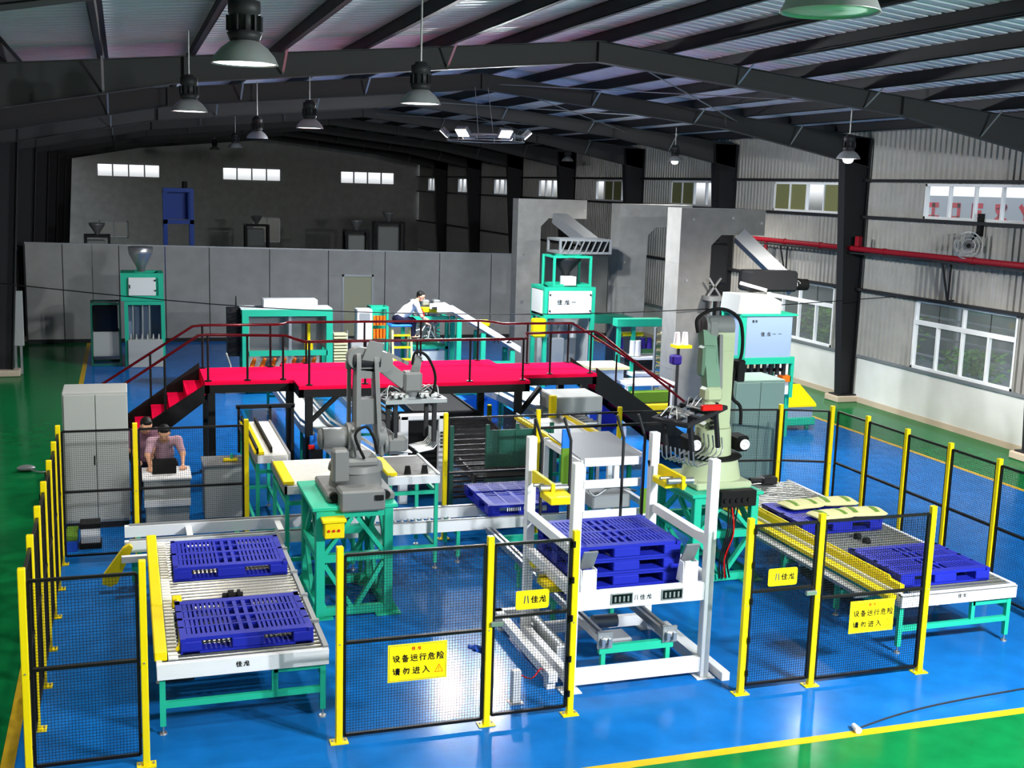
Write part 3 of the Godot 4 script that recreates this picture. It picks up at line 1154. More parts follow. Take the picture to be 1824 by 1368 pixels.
func build_fences() -> void:
	var F := 10.385
	var B := 16.45
	var t := thing("safety_fence", "yellow and black mesh fence corner piece at the lower left of the frame", "fence", V(-0.4, 0, F))
	post(t, -0.9, F)
	post(t, 0.085, F)
	mesh_panel(t, V(-0.9, 0, F), V(0.085, 0, F), 0.12, 1.83, [1.02])
	t = thing("safety_fence", "front mesh fence with warning sign between grey robot and white pallet frame", "fence", V(2.6, 0, F))
	for x in [1.84, 3.31, 4.2]:
		post(t, x, F)
	mesh_panel(t, V(1.84, 0, F), V(3.31, 0, F), 0.07, 1.86, [1.0])
	var door := mesh_panel(t, V(3.31, 0, F), V(4.2, 0, F), 0.1, 1.86, [1.12], "gate_leaf")
	hinges(door, 4.165, F)
	var st := S()
	bx(st, 3.32, 3.45, 1.04, 1.09, F - 0.06, F - 0.02, 0.005)
	part("latch", st, M.steel, door)
	t = thing("safety_fence", "front mesh fence with warning sign before the right pallet conveyor", "fence", V(7.3, 0, F))
	for x in [6.16, 7.02, 8.44]:
		post(t, x, F)
	door = mesh_panel(t, V(6.16, 0, F), V(7.02, 0, F), 0.1, 1.86, [1.14], "gate_leaf")
	hinges(door, 6.2, F)
	st = S()
	bx(st, 6.86, 6.99, 1.06, 1.11, F - 0.06, F - 0.02, 0.005)
	part("latch", st, M.steel, door)
	mesh_panel(t, V(7.02, 0, F), V(8.44, 0, F), 0.08, 1.86, [1.0])
	t = thing("safety_fence", "long mesh fence with a row of yellow posts beside the green walkway", "fence", V(-0.9, 0, 13.4))
	var ds := [F, 11.37, 12.38, 13.39, 14.41, 15.43, B]
	for i in ds.size():
		if i > 0:
			post(t, -0.9, ds[i])
			mesh_panel(t, V(-0.9, 0, ds[i - 1]), V(-0.9, 0, ds[i]), 0.12, 1.83, [1.02])
	t = thing("safety_fence", "rear mesh fence before the grey cabinet and the control desk", "fence", V(0.4, 0, B))
	for x in [0.085, 1.58]:
		post(t, x, B)
	mesh_panel(t, V(-0.9, 0, B), V(0.085, 0, B), 0.12, 1.86, [1.02])
	mesh_panel(t, V(0.085, 0, B), V(1.58, 0, B), 0.12, 1.86, [1.02])
	t = thing("safety_fence", "rear mesh fence before the dark belt conveyor in the middle", "fence", V(5.8, 0, B))
	for x in [4.49, 5.95, 7.3]:
		post(t, x, B)
	mesh_panel(t, V(4.49, 0, B), V(5.95, 0, B), 0.12, 1.86, [1.02])
	st = S()
	bar(st, V(5.95, 1.86, B), V(8.3, 1.86, B), 0.028, 0.028)
	bar(st, V(5.95, 1.66, B), V(8.3, 1.66, B), 0.04, 0.04)
	part("top_rail", st, M.black, t)
	t = thing("safety_fence", "rear mesh fence behind the green robot before the grey green cabinet", "fence", V(10, 0, B - 0.2))
	post(t, 10.04, B - 0.22)
	mesh_panel(t, V(8.75, 0, B - 0.05), V(10.04, 0, B - 0.22), 0.12, 1.86, [1.02])
	mesh_panel(t, V(10.04, 0, B - 0.22), V(10.82, 0, 15.95), 0.12, 1.86, [1.02])
	t = thing("safety_fence", "long mesh fence with a row of posts along the right side of the cell", "fence", V(10.9, 0, 13))
	ds = [15.95, 15.1, 14.13, 13.17, 12.2, 11.22, 10.25]
	for i in ds.size():
		post(t, 10.9 - (0.08 if i == 0 else 0.0), ds[i])
		if i > 0:
			mesh_panel(t, V(10.9, 0, ds[i - 1]), V(10.9, 0, ds[i]), 0.12, 1.86, [1.02])
	danger_sign("yellow warning sign with two lines of black characters on the left front fence", 2.3, 2.885, 0.565, 0.945)
	danger_sign("yellow warning sign with two lines of black characters on the right front fence", 7.44, 8.01, 0.565, 0.935)
	logo_sign("small rounded yellow name plate on the mesh gate left of the white pallet frame", 3.575, 3.92, 1.185, 1.378)
	logo_sign("small rounded yellow name plate on the mesh gate right of the white pallet frame", 6.39, 6.74, 1.195, 1.388)

# ---------------------------------------------------------------- red carpeted bridge
func handrail(parent: Node, pts: Array, posts: Array) -> void:   # posts: [x, deck height, rail height, depth]
	var st := S()
	tube(st, pts, 0.024, 8)
	var f := part("handrail", st, M.rail_red, parent)
	for p in posts:
		st = S()
		cyl(st, V(p[0], p[1], p[3]), V(p[0], p[2], p[3]), 0.02, -1, 8)
		cyl(st, V(p[0], p[1], p[3]), V(p[0], p[1] + 0.015, p[3]), 0.06, -1, 10)
		part("rail_post", st, M.black, f)

func build_bridge() -> void:
	var H := 1.9
	var t := thing("footbridge", "black steel footbridge with red carpet, stairs at both ends, crossing the conveyor lines", "footbridge", V(4.8, 0, 20.6))
	var secs := [[1.24, 2.72, 19.96, 21.45], [2.72, 6.8, 19.3, 21.8], [6.8, 8.32, 19.88, 21.28]]
	for q in secs:
		var st := S()
		bx(st, q[0], q[1], H - 0.02, H, q[2], q[3])
		bx(st, q[0], q[1], H - 0.06, H - 0.018, q[2] - 0.012, q[2] + 0.01)
		part("carpet", st, M.red, t)
		st = S()
		bx(st, q[0], q[1], H - 0.2, H - 0.06, q[2], q[2] + 0.08)
		bx(st, q[0], q[1], H - 0.2, H - 0.06, q[3] - 0.08, q[3])
		bx(st, q[0], q[1], H - 0.06, H - 0.022, q[2], q[3])
		bx(st, q[0], q[0] + 0.08, H - 0.2, H - 0.06, q[2], q[3])
		bx(st, q[1] - 0.08, q[1], H - 0.2, H - 0.06, q[2], q[3])
		part("deck_frame", st, M.black, t)
	for q in [[1.35, 20.02], [1.35, 21.38], [2.66, 20.02], [2.9, 19.4], [2.9, 21.7], [6.62, 19.4], [6.62, 21.7], [8.1, 19.95], [8.1, 21.2]]:
		var st := S()
		bx(st, q[0] - 0.06, q[0] + 0.06, 0.01, H - 0.2, q[1] - 0.06, q[1] + 0.06)
		bx(st, q[0] - 0.12, q[0] + 0.12, 0.0, 0.012, q[1] - 0.12, q[1] + 0.12)
		part("leg", st, M.black, t)
	var st := S()
	bar(st, V(6.62, 1.25, 19.4), V(7.1, 1.72, 19.6), 0.07, 0.07)
	bar(st, V(2.9, 1.25, 19.4), V(3.4, 1.72, 19.4), 0.07, 0.07)
	part("knee_brace", st, M.black, t)
	# stairs: sd -1 goes down to the left
	for q in [[1.24, -1.0, 0.76, 19.96, 21.45], [8.32, 1.0, 0.74, 19.88, 21.28]]:
		var x0: float = q[0]
		var sd: float = q[1]
		var run: float = H / float(q[2])
		for d in [q[3], q[4] - 0.05]:
			st = S()
			var tp := 0.10 if sd > 0 or d > float(q[3]) + 0.1 else -0.06
			var poly := [[0.0, H + tp], [0.0, H - 0.34], [sd * (run - 0.46), 0.0], [sd * run * 1.06, 0.0], [sd * run * 1.06, 0.1]]
			prism(st, poly, V(x0, 0, d + 0.025), Vector3.RIGHT, Vector3.UP, 0.05)
			part("stringer", st, M.black, t)
		for k in range(1, 9):
			st = S()
			var h := H - H * k / 9.0
			var x := x0 + sd * run * (k - 0.5) / 9.0
			bx(st, x - run / 18 - 0.015, x + run / 18 + 0.015, h - 0.03, h, q[3] + 0.05, q[4] - 0.05)
			part("stair_tread", st, M.red, t)
			st = S()
			var xr := x - sd * run / 18.0
			bx(st, xr - 0.008, xr + 0.008, h, h + H / 9.0 - 0.03, q[3] + 0.05, q[4] - 0.05)
			part("stair_riser", st, M.red, t)
	var R := H + 0.76
	handrail(t, [V(-0.13, 1.8, 20.0), V(-0.05, 1.88, 20.0), V(1.15, R + 0.02, 20.0), V(1.3, R + 0.03, 20.0), V(2.6, R, 20.0), V(2.72, R - 0.03, 19.8), V(2.82, R - 0.02, 19.36), V(3.0, R - 0.02, 19.36), V(6.6, R - 0.02, 19.36), V(6.75, R - 0.02, 19.4), V(6.9, R + 0.0, 19.93), V(8.25, R + 0.02, 19.93), V(8.4, R - 0.04, 19.93), V(10.35, 1.18, 19.93), V(10.42, 1.1, 19.93)],
		[[-0.1, 0.86, 1.83, 20.0], [0.6, 1.38, 2.3, 20.0], [1.3, H, R + 0.02, 20.0], [1.95, H, R, 20.0], [2.55, H, R, 20.0], [2.9, H, R, 19.36], [3.85, H, R, 19.36], [4.75, H, R, 19.36], [5.7, H, R, 19.36], [6.68, H, R, 19.36], [7.4, H, R, 19.93], [8.2, H, R, 19.93], [9.1, 1.3, 2.14, 19.93], [10.3, 0.42, 1.2, 19.93]])
	handrail(t, [V(-0.62, 1.5, 21.4), V(-0.5, 1.6, 21.4), V(1.13, R + 0.0, 21.4), V(1.3, R + 0.02, 21.4), V(2.6, R + 0.02, 21.4), V(2.75, R + 0.02, 21.5), V(2.85, R + 0.02, 21.74), V(6.6, R + 0.02, 21.74), V(6.8, R + 0.02, 21.5), V(6.9, R + 0.02, 21.23), V(8.3, R + 0.02, 21.23), V(8.45, R - 0.05, 21.23), V(10.6, 1.34, 21.23)],
		[[-0.55, 0.55, 1.56, 21.4], [0.4, 1.25, 2.18, 21.4], [1.3, H, R, 21.4], [2.5, H, R, 21.4], [3.2, H, R, 21.74], [4.3, H, R, 21.74], [5.4, H, R, 21.74], [6.55, H, R, 21.74], [7.4, H, R, 21.23], [8.25, H, R, 21.23], [9.3, 1.17, 2.04, 21.23], [10.5, 0.3, 1.4, 21.23]])

# ---------------------------------------------------------------- conveyors
func levelling_foot(st: SurfaceTool, x: float, d: float, h: float) -> void:
	cyl(st, V(x, 0.0, d), V(x, 0.02, d), 0.04, 0.035, 10)
	cyl(st, V(x, 0.02, d), V(x, h, d), 0.011, -1, 6)

func leg(parent: Node, x: float, d: float, h: float, w := 0.055, m: Material = null) -> void:
	var st := S()
	bx(st, x - w / 2, x + w / 2, 0.09, h, d - w / 2, d + w / 2)
	var l := part("leg", st, m if m else M.teal, parent)
	st = S()
	levelling_foot(st, x, d, 0.1)
	part("levelling_foot", st, M.steel, l)

func rollers(parent: Node, x0: float, x1: float, h: float, d0: float, d1: float, r: float, pitch: float, m: Material, skip := []) -> void:   # rollers lie along x
	var n := int((d1 - d0) / pitch)
	for i in n:
		var d := d0 + pitch * (i + 0.5)
		var st := S()
		cyl(st, V(x0, h - r, d), V(x1, h - r, d), r, -1, 10)
		cyl(st, V(x0 - 0.02, h - r, d), V(x1 + 0.02, h - r, d), r * 0.4, -1, 6)
		part("roller", st, m, parent)

func build_left_pallet_line() -> void:
	var t := thing("pallet_conveyor", "teal legged roller conveyor carrying two blue pallets at the lower left", "conveyor", V(1.0, 0, 12.9))
	var x0 := 0.2
	var x1 := 1.83
	var st := S()
	bx(st, x0, x1, 0.58, 0.73, 10.9, 10.935, 0.004)
	bx(st, x0, x1, 0.715, 0.735, 10.9, 10.97)
	part("front_beam", st, M.white, t)
	st = S()
	write(st, "佳龙", V(0.93, 0.705, 10.899), Vector3.RIGHT, Vector3.UP, 0.06, 0.07, 0.009, Vector3.BACK)
	part("lettering", st, M.print_black, t)
	for x in [x0, x1 - 0.05]:
		st = S()
		bx(st, x, x + 0.05, 0.58, 0.745, 10.93, 14.9)
		part("side_rail", st, M.white, t)
	st = S()
	bx(st, x1 - 0.05, x1 + 0.0, 0.745, 0.765, 10.93, 14.9)
	for d in [11.6, 12.4, 13.2, 14.1]:
		bx(st, x1 - 0.07, x1 + 0.01, 0.745, 0.79, d - 0.02, d + 0.02)
	part("rail_cap", st, M.galv, t)
	rollers(t, x0 + 0.18, x1 - 0.06, 0.745, 10.99, 14.85, 0.026, 0.096, M.roller)
	for d in [12.62]:
		st = S()
		cyl(st, V(1.0, 0.76, d), V(1.06, 0.76, d), 0.055, -1, 14)
		cyl(st, V(1.1, 0.76, d), V(1.13, 0.76, d), 0.055, -1, 14)
		cyl(st, V(0.94, 0.76, d), V(1.16, 0.76, d), 0.03, -1, 12)
		part("stop_wheel", st, M.rubber, t)
	# short roller track down the left side, under the yellow chain guard
	for i in 40:
		st = S()
		var d := 11.02 + 0.095 * i
		cyl(st, V(x0 + 0.11, 0.745, d), V(x0 + 0.2, 0.745, d), 0.024, -1, 8)
		part("short_roller", st, M.roller_white, t)
	st = S()
	bx(st, x0 - 0.02, x0 + 0.1, 0.73, 0.83, 11.0, 12.3, 0.01)
	part("chain_guard", st, M.yellow, t)
	st = S()
	bx(st, x0 - 0.02, x0 + 0.1, 0.73, 0.83, 12.32, 13.6, 0.01)
	part("chain_guard", st, M.yellow, t)
	st = S()
	bx(st, x0 - 0.02, x0 + 0.1, 0.73, 0.83, 13.62, 14.85, 0.01)
	part("chain_guard", st, M.yellow, t)
	st = S()
	tube(st, curve([V(x0 + 0.25, 0.82, 12.45), V(x0 + 0.25, 0.84, 12.2), V(x0 + 0.24, 0.82, 11.3), V(x0 + 0.2, 0.8, 11.1)]), 0.022, 8)
	bx(st, x0 + 0.2, x0 + 0.3, 0.74, 0.85, 12.38, 12.5, 0.01)
	part("guide_bar", st, M.yellow, t)
	for d in [10.98, 12.2, 13.5, 14.8]:
		for x in [x0 + 0.05, x1 - 0.05]:
			leg(t, x, d, 0.58)
		st = S()
		bx(st, x0 + 0.05, x1 - 0.05, 0.27, 0.33, d - 0.025, d + 0.025)
		part("cross_bar", st, M.teal, t)
	st = S()
	for x in [x0 + 0.05, x1 - 0.05]:
		bx(st, x - 0.02, x + 0.02, 0.42, 0.58, 10.98, 14.8)
	bx(st, 1.28, 1.34, 0.3, 0.58, 10.96, 11.01)
	bx(st, 1.3, x1 - 0.05, 0.52, 0.57, 10.96, 11.01)
	part("under_frame", st, M.teal, t)
	st = S()
	cbox(st, V(0.42, 0.45, 11.5), Vector3(0.3, 0.22, 0.26), 0.02)
	cyl(st, V(0.5, 0.45, 11.5), V(0.85, 0.45, 11.5), 0.09, -1, 14)
	part("gear_motor", st, M.dark_steel, t)

	# cross chain conveyor behind it
	t = thing("cross_conveyor", "long low chain conveyor with pale rails running across behind the left pallets", "conveyor", V(2.2, 0, 15.6))
	for q in [[15.98, 16.08], [15.3, 15.38]]:
		st = S()
		bx(st, -0.08, 6.1, 0.47, 0.62, q[0], q[1])
		part("chain_rail", st, M.white, t)
		st = S()
		bx(st, -0.02, 6.1, 0.62, 0.64, q[0] + 0.02, q[1] - 0.02)
		part("chain", st, M.galv, t)
	for x in [0.1, 1.4, 2.9, 4.4, 5.9]:
		for d in [15.34, 16.03]:
			leg(t, x, d, 0.47, 0.05)
		st = S()
		bx(st, x - 0.03, x + 0.03, 0.4, 0.46, 15.34, 16.03)
		part("cross_bar", st, M.teal, t)
	st = S()
	for x in [0.75, 1.95, 2.4]:
		bx(st, x - 0.04, x + 0.04, 0.5, 0.58, 15.36, 16.0)
	part("spreader", st, M.white, t)
	st = S()
	prism(st, [[-0.05, 0.42], [0.02, 0.58], [-0.02, 0.62], [-0.1, 0.58], [-0.36, 0.22], [-0.36, 0.12], [-0.26, 0.08], [-0.18, 0.12]], V(0, 0, 15.2), Vector3.RIGHT, Vector3.UP, 0.09)
	part("drive_cover", st, M.yellow, t)
	st = S()
	bx(st, -0.12, 0.9, 0.44, 0.52, 14.98, 15.06)
	part("apron", st, M.white, t)
	st = S()
	bx(st, 0.0, 0.16, 0.14, 0.4, 15.1, 15.3)
	part("motor_mount", st, M.teal, t)
	st = S()
	for k in 14:
		var x := 3.1 + 0.1 * k
		cyl(st, V(x, 0.5, 15.45), V(x, 0.5, 15.9), 0.02, -1, 6)
	stuff(part("chain_rollers", st, M.steel, t))

	# pallet track from the magazine to the cross conveyor
	t = thing("pallet_track", "low teal framed chain track running from under the white pallet frame to the middle pallet", "conveyor", V(5.2, 0, 13))
	for x in [4.78, 5.55]:
		st = S()
		bx(st, x, x + 0.035, 0.44, 0.52, 10.95, 15.25)
		bx(st, x + 0.075, x + 0.11, 0.44, 0.52, 10.95, 15.25)
		part("chain_rail", st, M.steel, t)
		st = S()
		for d in [11.02, 11.14]:
			cyl(st, V(x + 0.02, 0.49, d), V(x + 0.1, 0.49, d), 0.05, -1, 12)
		bx(st, x - 0.03, x + 0.14, 0.4, 0.58, 11.0, 11.03)
		part("sprocket", st, M.galv, t)
		for d in [11.05, 12.6, 13.9, 15.1]:
			leg(t, x + 0.05, d, 0.42, 0.05)
	st = S()
	for d in [11.05, 12.6, 13.9, 15.1]:
		bx(st, 4.78, 5.66, 0.33, 0.42, d - 0.03, d + 0.03)
	part("cross_beam", st, M.teal, t)
	st = S()
	bx(st, 5.0, 5.35, 0.2, 0.32, 11.4, 11.7, 0.02)
	cyl(st, V(5.1, 0.3, 12.0), V(5.4, 0.3, 12.0), 0.08, -1, 12)
	part("gear_motor", st, M.galv, t)

func build_right_pallet_line() -> void:
	var t := thing("pallet_conveyor", "teal legged roller conveyor with a yellow chain guard carrying two blue pallets on the right", "conveyor", V(9.3, 0, 13.2))
	var x0 := 8.5
	var x1 := 10.14
	var st := S()
	bx(st, x0, x1, 0.58, 0.73, 10.85, 10.885, 0.004)
	bx(st, x0, x1, 0.715, 0.735, 10.85, 10.92)
	part("front_beam", st, M.white, t)
	st = S()
	write(st, "佳龙", V(9.28, 0.7, 10.849), Vector3.RIGHT, Vector3.UP, 0.055, 0.065, 0.008, Vector3.BACK)
	part("lettering", st, M.print_black, t)
	for x in [x0, x1 - 0.05]:
		st = S()
		bx(st, x, x + 0.05, 0.58, 0.745, 10.88, 16.0)
		part("side_rail", st, M.white, t)
	rollers(t, x0 + 0.2, x1 - 0.06, 0.745, 10.95, 15.95, 0.026, 0.096, M.roller)
	st = S()
	bx(st, x0 - 0.13, x0 - 0.01, 0.66, 0.71, 10.95, 15.2)
	part("chain_guard", st, M.yellow, t)
	st = S()
	bx(st, x0 + 0.03, x0 + 0.09, 0.74, 0.83, 10.95, 15.2)
	part("chain_guard", st, M.yellow, t)
	st = S()
	tube(st, [V(x0 + 0.06, 0.86, 14.6), V(x0 + 0.06, 0.86, 11.2), V(x0 + 0.06, 0.76, 11.1)], 0.014, 6)
	for d in [11.6, 12.8, 14.0]:
		cyl(st, V(x0 + 0.06, 0.82, d), V(x0 + 0.06, 0.86, d), 0.01, -1, 6)
	part("guide_bar", st, M.yellow, t)
	st = S()
	bx(st, x0 - 0.34, x0 - 0.3, 0.62, 0.66, 11.3, 15.0)
	bx(st, x0 - 0.3, x0 - 0.14, 0.625, 0.632, 11.3, 15.0)
	for d in [11.3, 12.5, 13.8, 15.0]:
		bx(st, x0 - 0.34, x0, 0.58, 0.62, d - 0.02, d + 0.02)
	part("cable_tray", st, M.galv, t)
	st = S()
	for d in [12.75, 12.95]:
		cyl(st, V(9.3, 0.76, d), V(9.36, 0.76, d), 0.055, -1, 12)
	part("stop_wheel", st, M.rubber, t)
	for d in [10.93, 12.2, 13.5, 14.8, 15.9]:
		for x in [x0 + 0.05, x1 - 0.05]:
			leg(t, x, d, 0.58)
		st = S()
		bx(st, x0 + 0.05, x1 - 0.05, 0.27, 0.33, d - 0.025, d + 0.025)
		part("cross_bar", st, M.teal, t)
	st = S()
	for x in [x0 + 0.05, x1 - 0.05]:
		bx(st, x - 0.02, x + 0.02, 0.42, 0.58, 10.93, 15.9)
	bx(st, 9.55, 9.6, 0.3, 0.58, 10.91, 10.96)
	bx(st, 9.57, x1 - 0.05, 0.5, 0.55, 10.91, 10.96)
	part("under_frame", st, M.teal, t)
	st = S()
	bx(st, 8.62, 9.5, 0.2, 0.56, 12.3, 13.2, 0.03)
	part("gear_motor", st, M.dark_steel, t)
	st = S()
	bx(st, 9.5, 9.75, 0.76, 0.88, 15.7, 15.9, 0.02)
	cyl(st, V(9.5, 0.82, 15.8), V(9.3, 0.82, 15.8), 0.05, -1, 10)
	part("turning_drive", st, M.dark_steel, t)

# ---------------------------------------------------------------- white pallet magazine
func build_magazine() -> void:
	var t := thing("pallet_magazine", "white steel frame holding a stack of four blue pallets in the front middle", "pallet frame", V(5.17, 0, 11.6))
	var x0 := 4.4
	var x1 := 5.98
	for q in [[x0, 10.86, 2.5], [x1, 10.86, 2.47], [x0, 12.3, 2.47], [x1, 12.36, 2.45]]:
		var st := S()
		bx(st, q[0] - 0.05, q[0] + 0.05, 0.012, q[2], q[1], q[1] + 0.11, 0.006)
		var p := part("post", st, M.white, t)
		st = S()
		bx(st, q[0] - 0.11, q[0] + 0.11, 0.003, 0.014, q[1] - 0.05, q[1] + 0.16)
		part("base_plate", st, M.white, p)
	var st := S()
	bx(st, x0 + 0.05, x1 - 0.05, 0.9, 1.1, 10.87, 10.95, 0.006)
	var fb := part("front_beam", st, M.white, t)
	st = S()
	write(st, "|佳龙", V(5.08, 1.035, 10.869), Vector3.RIGHT, Vector3.UP, 0.065, 0.075, 0.009, Vector3.BACK)
	part("lettering", st, M.print_grey, fb)
	for x in [4.83, 5.42]:
		st = S()
		bx(st, x, x + 0.23, 0.955, 1.055, 10.862, 10.872)
		part("sight_window", st, M.glass_dark, fb)
		st = S()
		for e in [[x - 0.012, x, 0.945, 1.065], [x + 0.23, x + 0.242, 0.945, 1.065], [x, x + 0.23, 0.945, 0.956], [x, x + 0.23, 1.054, 1.065]]:
			bx(st, e[0], e[1], e[2], e[3], 10.858, 10.872)
		for k in 4:
			bx(st, x + 0.03 + 0.05 * k, x + 0.05 + 0.05 * k, 0.97, 1.03, 10.86, 10.866)
		part("window_trim", st, M.galv, fb)
	st = S()
	bx(st, x0 + 0.05, x1 - 0.05, 0.07, 0.24, 10.87, 10.95, 0.006)
	part("bottom_beam", st, M.white, t)
	st = S()
	bx(st, x0 + 0.05, x1 - 0.05, 0.9, 1.05, 12.32, 12.4)
	bx(st, x0 + 0.05, x1 - 0.05, 0.07, 0.2, 12.32, 12.4)
	part("rear_beam", st, M.white, t)
	for x in [x0, x1]:
		for h in [[0.07, 0.2], [1.05, 1.17], [1.5, 1.6]]:
			st = S()
			bx(st, x - 0.04, x + 0.04, h[0], h[1], 10.97, 12.3)
			part("side_beam", st, M.white, t)
	# centring flaps at the front
	for x in [4.57, 5.76]:
		st = S()
		prism(st, [[-0.09, 1.1], [0.09, 1.1], [0.07, 1.34], [-0.07, 1.34]], V(x, 0, 10.9), Vector3.RIGHT, Vector3.UP, 0.012)
		for s in [-0.085, 0.085]:
			prism(st, [[0.0, 1.1], [0.16, 1.1], [0.1, 1.34], [0.0, 1.34]], V(x + s, 0, 10.9), Vector3.FORWARD, Vector3.UP, 0.01)
		part("flap_bracket", st, M.white, t)
		st = S()
		obox(st, V(x + 0.02, 1.42, 10.98), Vector3(0.16, 0.26, 0.02), Basis(Vector3.RIGHT, 0.55))
		part("flap_plate", st, M.galv, t)
	# lifting fork units on both sides, with yellow covers
	for q in [[4.52, -1.0, 1.0], [5.86, 1.0, 1.0]]:
		var x: float = q[0]
		var s: float = q[1]
		for h in [0.95, 1.93]:
			st = S()
			bx(st, x - 0.14 + 0.1 * s, x + 0.14 + 0.1 * s, h, h + 0.08, 11.55 + 0.2 * s, 11.9 + 0.2 * s, 0.01)
			bx(st, x - 0.02 + 0.12 * s, x + 0.02 + 0.12 * s, h + 0.02, h + 0.17, 11.6, 12.25)
			part("fork_cover", st, M.yellow, t)
			st = S()
			cyl(st, V(x + 0.26 * s, h + 0.115, 11.65), V(x - 0.06 * s, h + 0.115, 11.65), 0.035, -1, 10)
			cyl(st, V(x + 0.26 * s, h + 0.1, 11.85), V(x - 0.06 * s, h + 0.1, 11.85), 0.02, -1, 8)
			part("cylinder", st, M.steel, t)
	# tall guide horns of bent tube and air hoses
	for q in [[4.62, 12.6], [4.98, 12.6], [5.66, 12.6], [5.95, 12.62]]:
		st = S()
		tube(st, [V(q[0], 0.9, q[1]), V(q[0], 2.35, q[1]), V(q[0] - 0.08, 2.62, q[1] + 0.05)], 0.018, 8)
		part("guide_horn", st, M.dark_steel, t)
	st = S()
	tube(st, curve([V(5.92, 2.1, 12.42), V(6.03, 1.7, 12.45), V(5.99, 1.2, 12.42), V(6.02, 0.4, 12.42)]), 0.018, 6)
	part("hose", st, M.rubber, t)
	# floor rails and air tank to the left
	var st3 := S()
	org = V(4.25, 0, 11.9)
	bx(st3, 4.18, 4.28, 0.1, 0.2, 10.95, 12.95)
	bx(st3, 4.18, 4.75, 0.1, 0.2, 12.85, 12.95)
	bx(st3, 4.18, 4.28, 0.0, 0.1, 11.0, 11.1)
	bx(st3, 4.18, 4.28, 0.0, 0.1, 12.7, 12.8)
	bx(st3, 4.65, 4.75, 0.0, 0.1, 12.85, 12.95)
	solo("guide_rail", st3, M.white, "white square tube rail low over the floor left of the pallet frame", "rail")
	st3 = S()
	org = V(6.2, 0, 11.4)
	bx(st3, 6.12, 6.22, 0.0, 0.1, 10.72, 12.3, 0.005)
	solo("guide_rail", st3, M.white, "white square tube rail lying on the floor right of the pallet frame", "rail")
	t = thing("motor_roller", "grey horizontal drum beside the white rail on the floor", "drum", V(4.55, 0, 12))
	st = S()
	cyl(st, V(4.57, 0.16, 11.5), V(4.57, 0.16, 12.75), 0.085, -1, 18)
	part("drum", st, M.galv, t)
	st = S()
	for d in [11.48, 12.74]:
		bx(st, 4.47, 4.67, 0.0, 0.26, d, d + 0.03)
	part("bearing_plate", st, M.white, t)
	t = thing("sensor_post", "small white sensor post with a red cable standing behind the left gate", "sensor post", V(3.76, 0, 10.8))
	st = S()
	bx(st, 3.71, 3.8, 0.01, 0.36, 10.75, 10.83, 0.006)
	part("housing", st, M.white, t)
	st = S()
	bx(st, 3.68, 3.83, 0.003, 0.012, 10.72, 10.86)
	part("base_plate", st, M.galv, t)
	st = S()
	tube(st, curve([V(3.8, 0.3, 10.79), V(3.95, 0.22, 10.85), V(4.1, 0.25, 11.0), V(4.2, 0.12, 11.2)]), 0.008, 5)
	part("cable", st, M.red_paint, t)
	org = V(3.2, 0.75, 10.42)
	st = S()
	cyl(st, V(3.18, 0.8, 10.45), V(3.29, 0.76, 10.41), 0.035, 0.03, 10)
	cyl(st, V(3.13, 0.81, 10.46), V(3.18, 0.8, 10.45), 0.022, -1, 8)
	bar(st, V(3.2, 0.79, 10.44), V(3.2, 0.79, 10.38), 0.02, 0.02)
	solo("socket_plug", st, M.blue_paint, "small blue plug hanging on the fence left of the gate post", "plug")

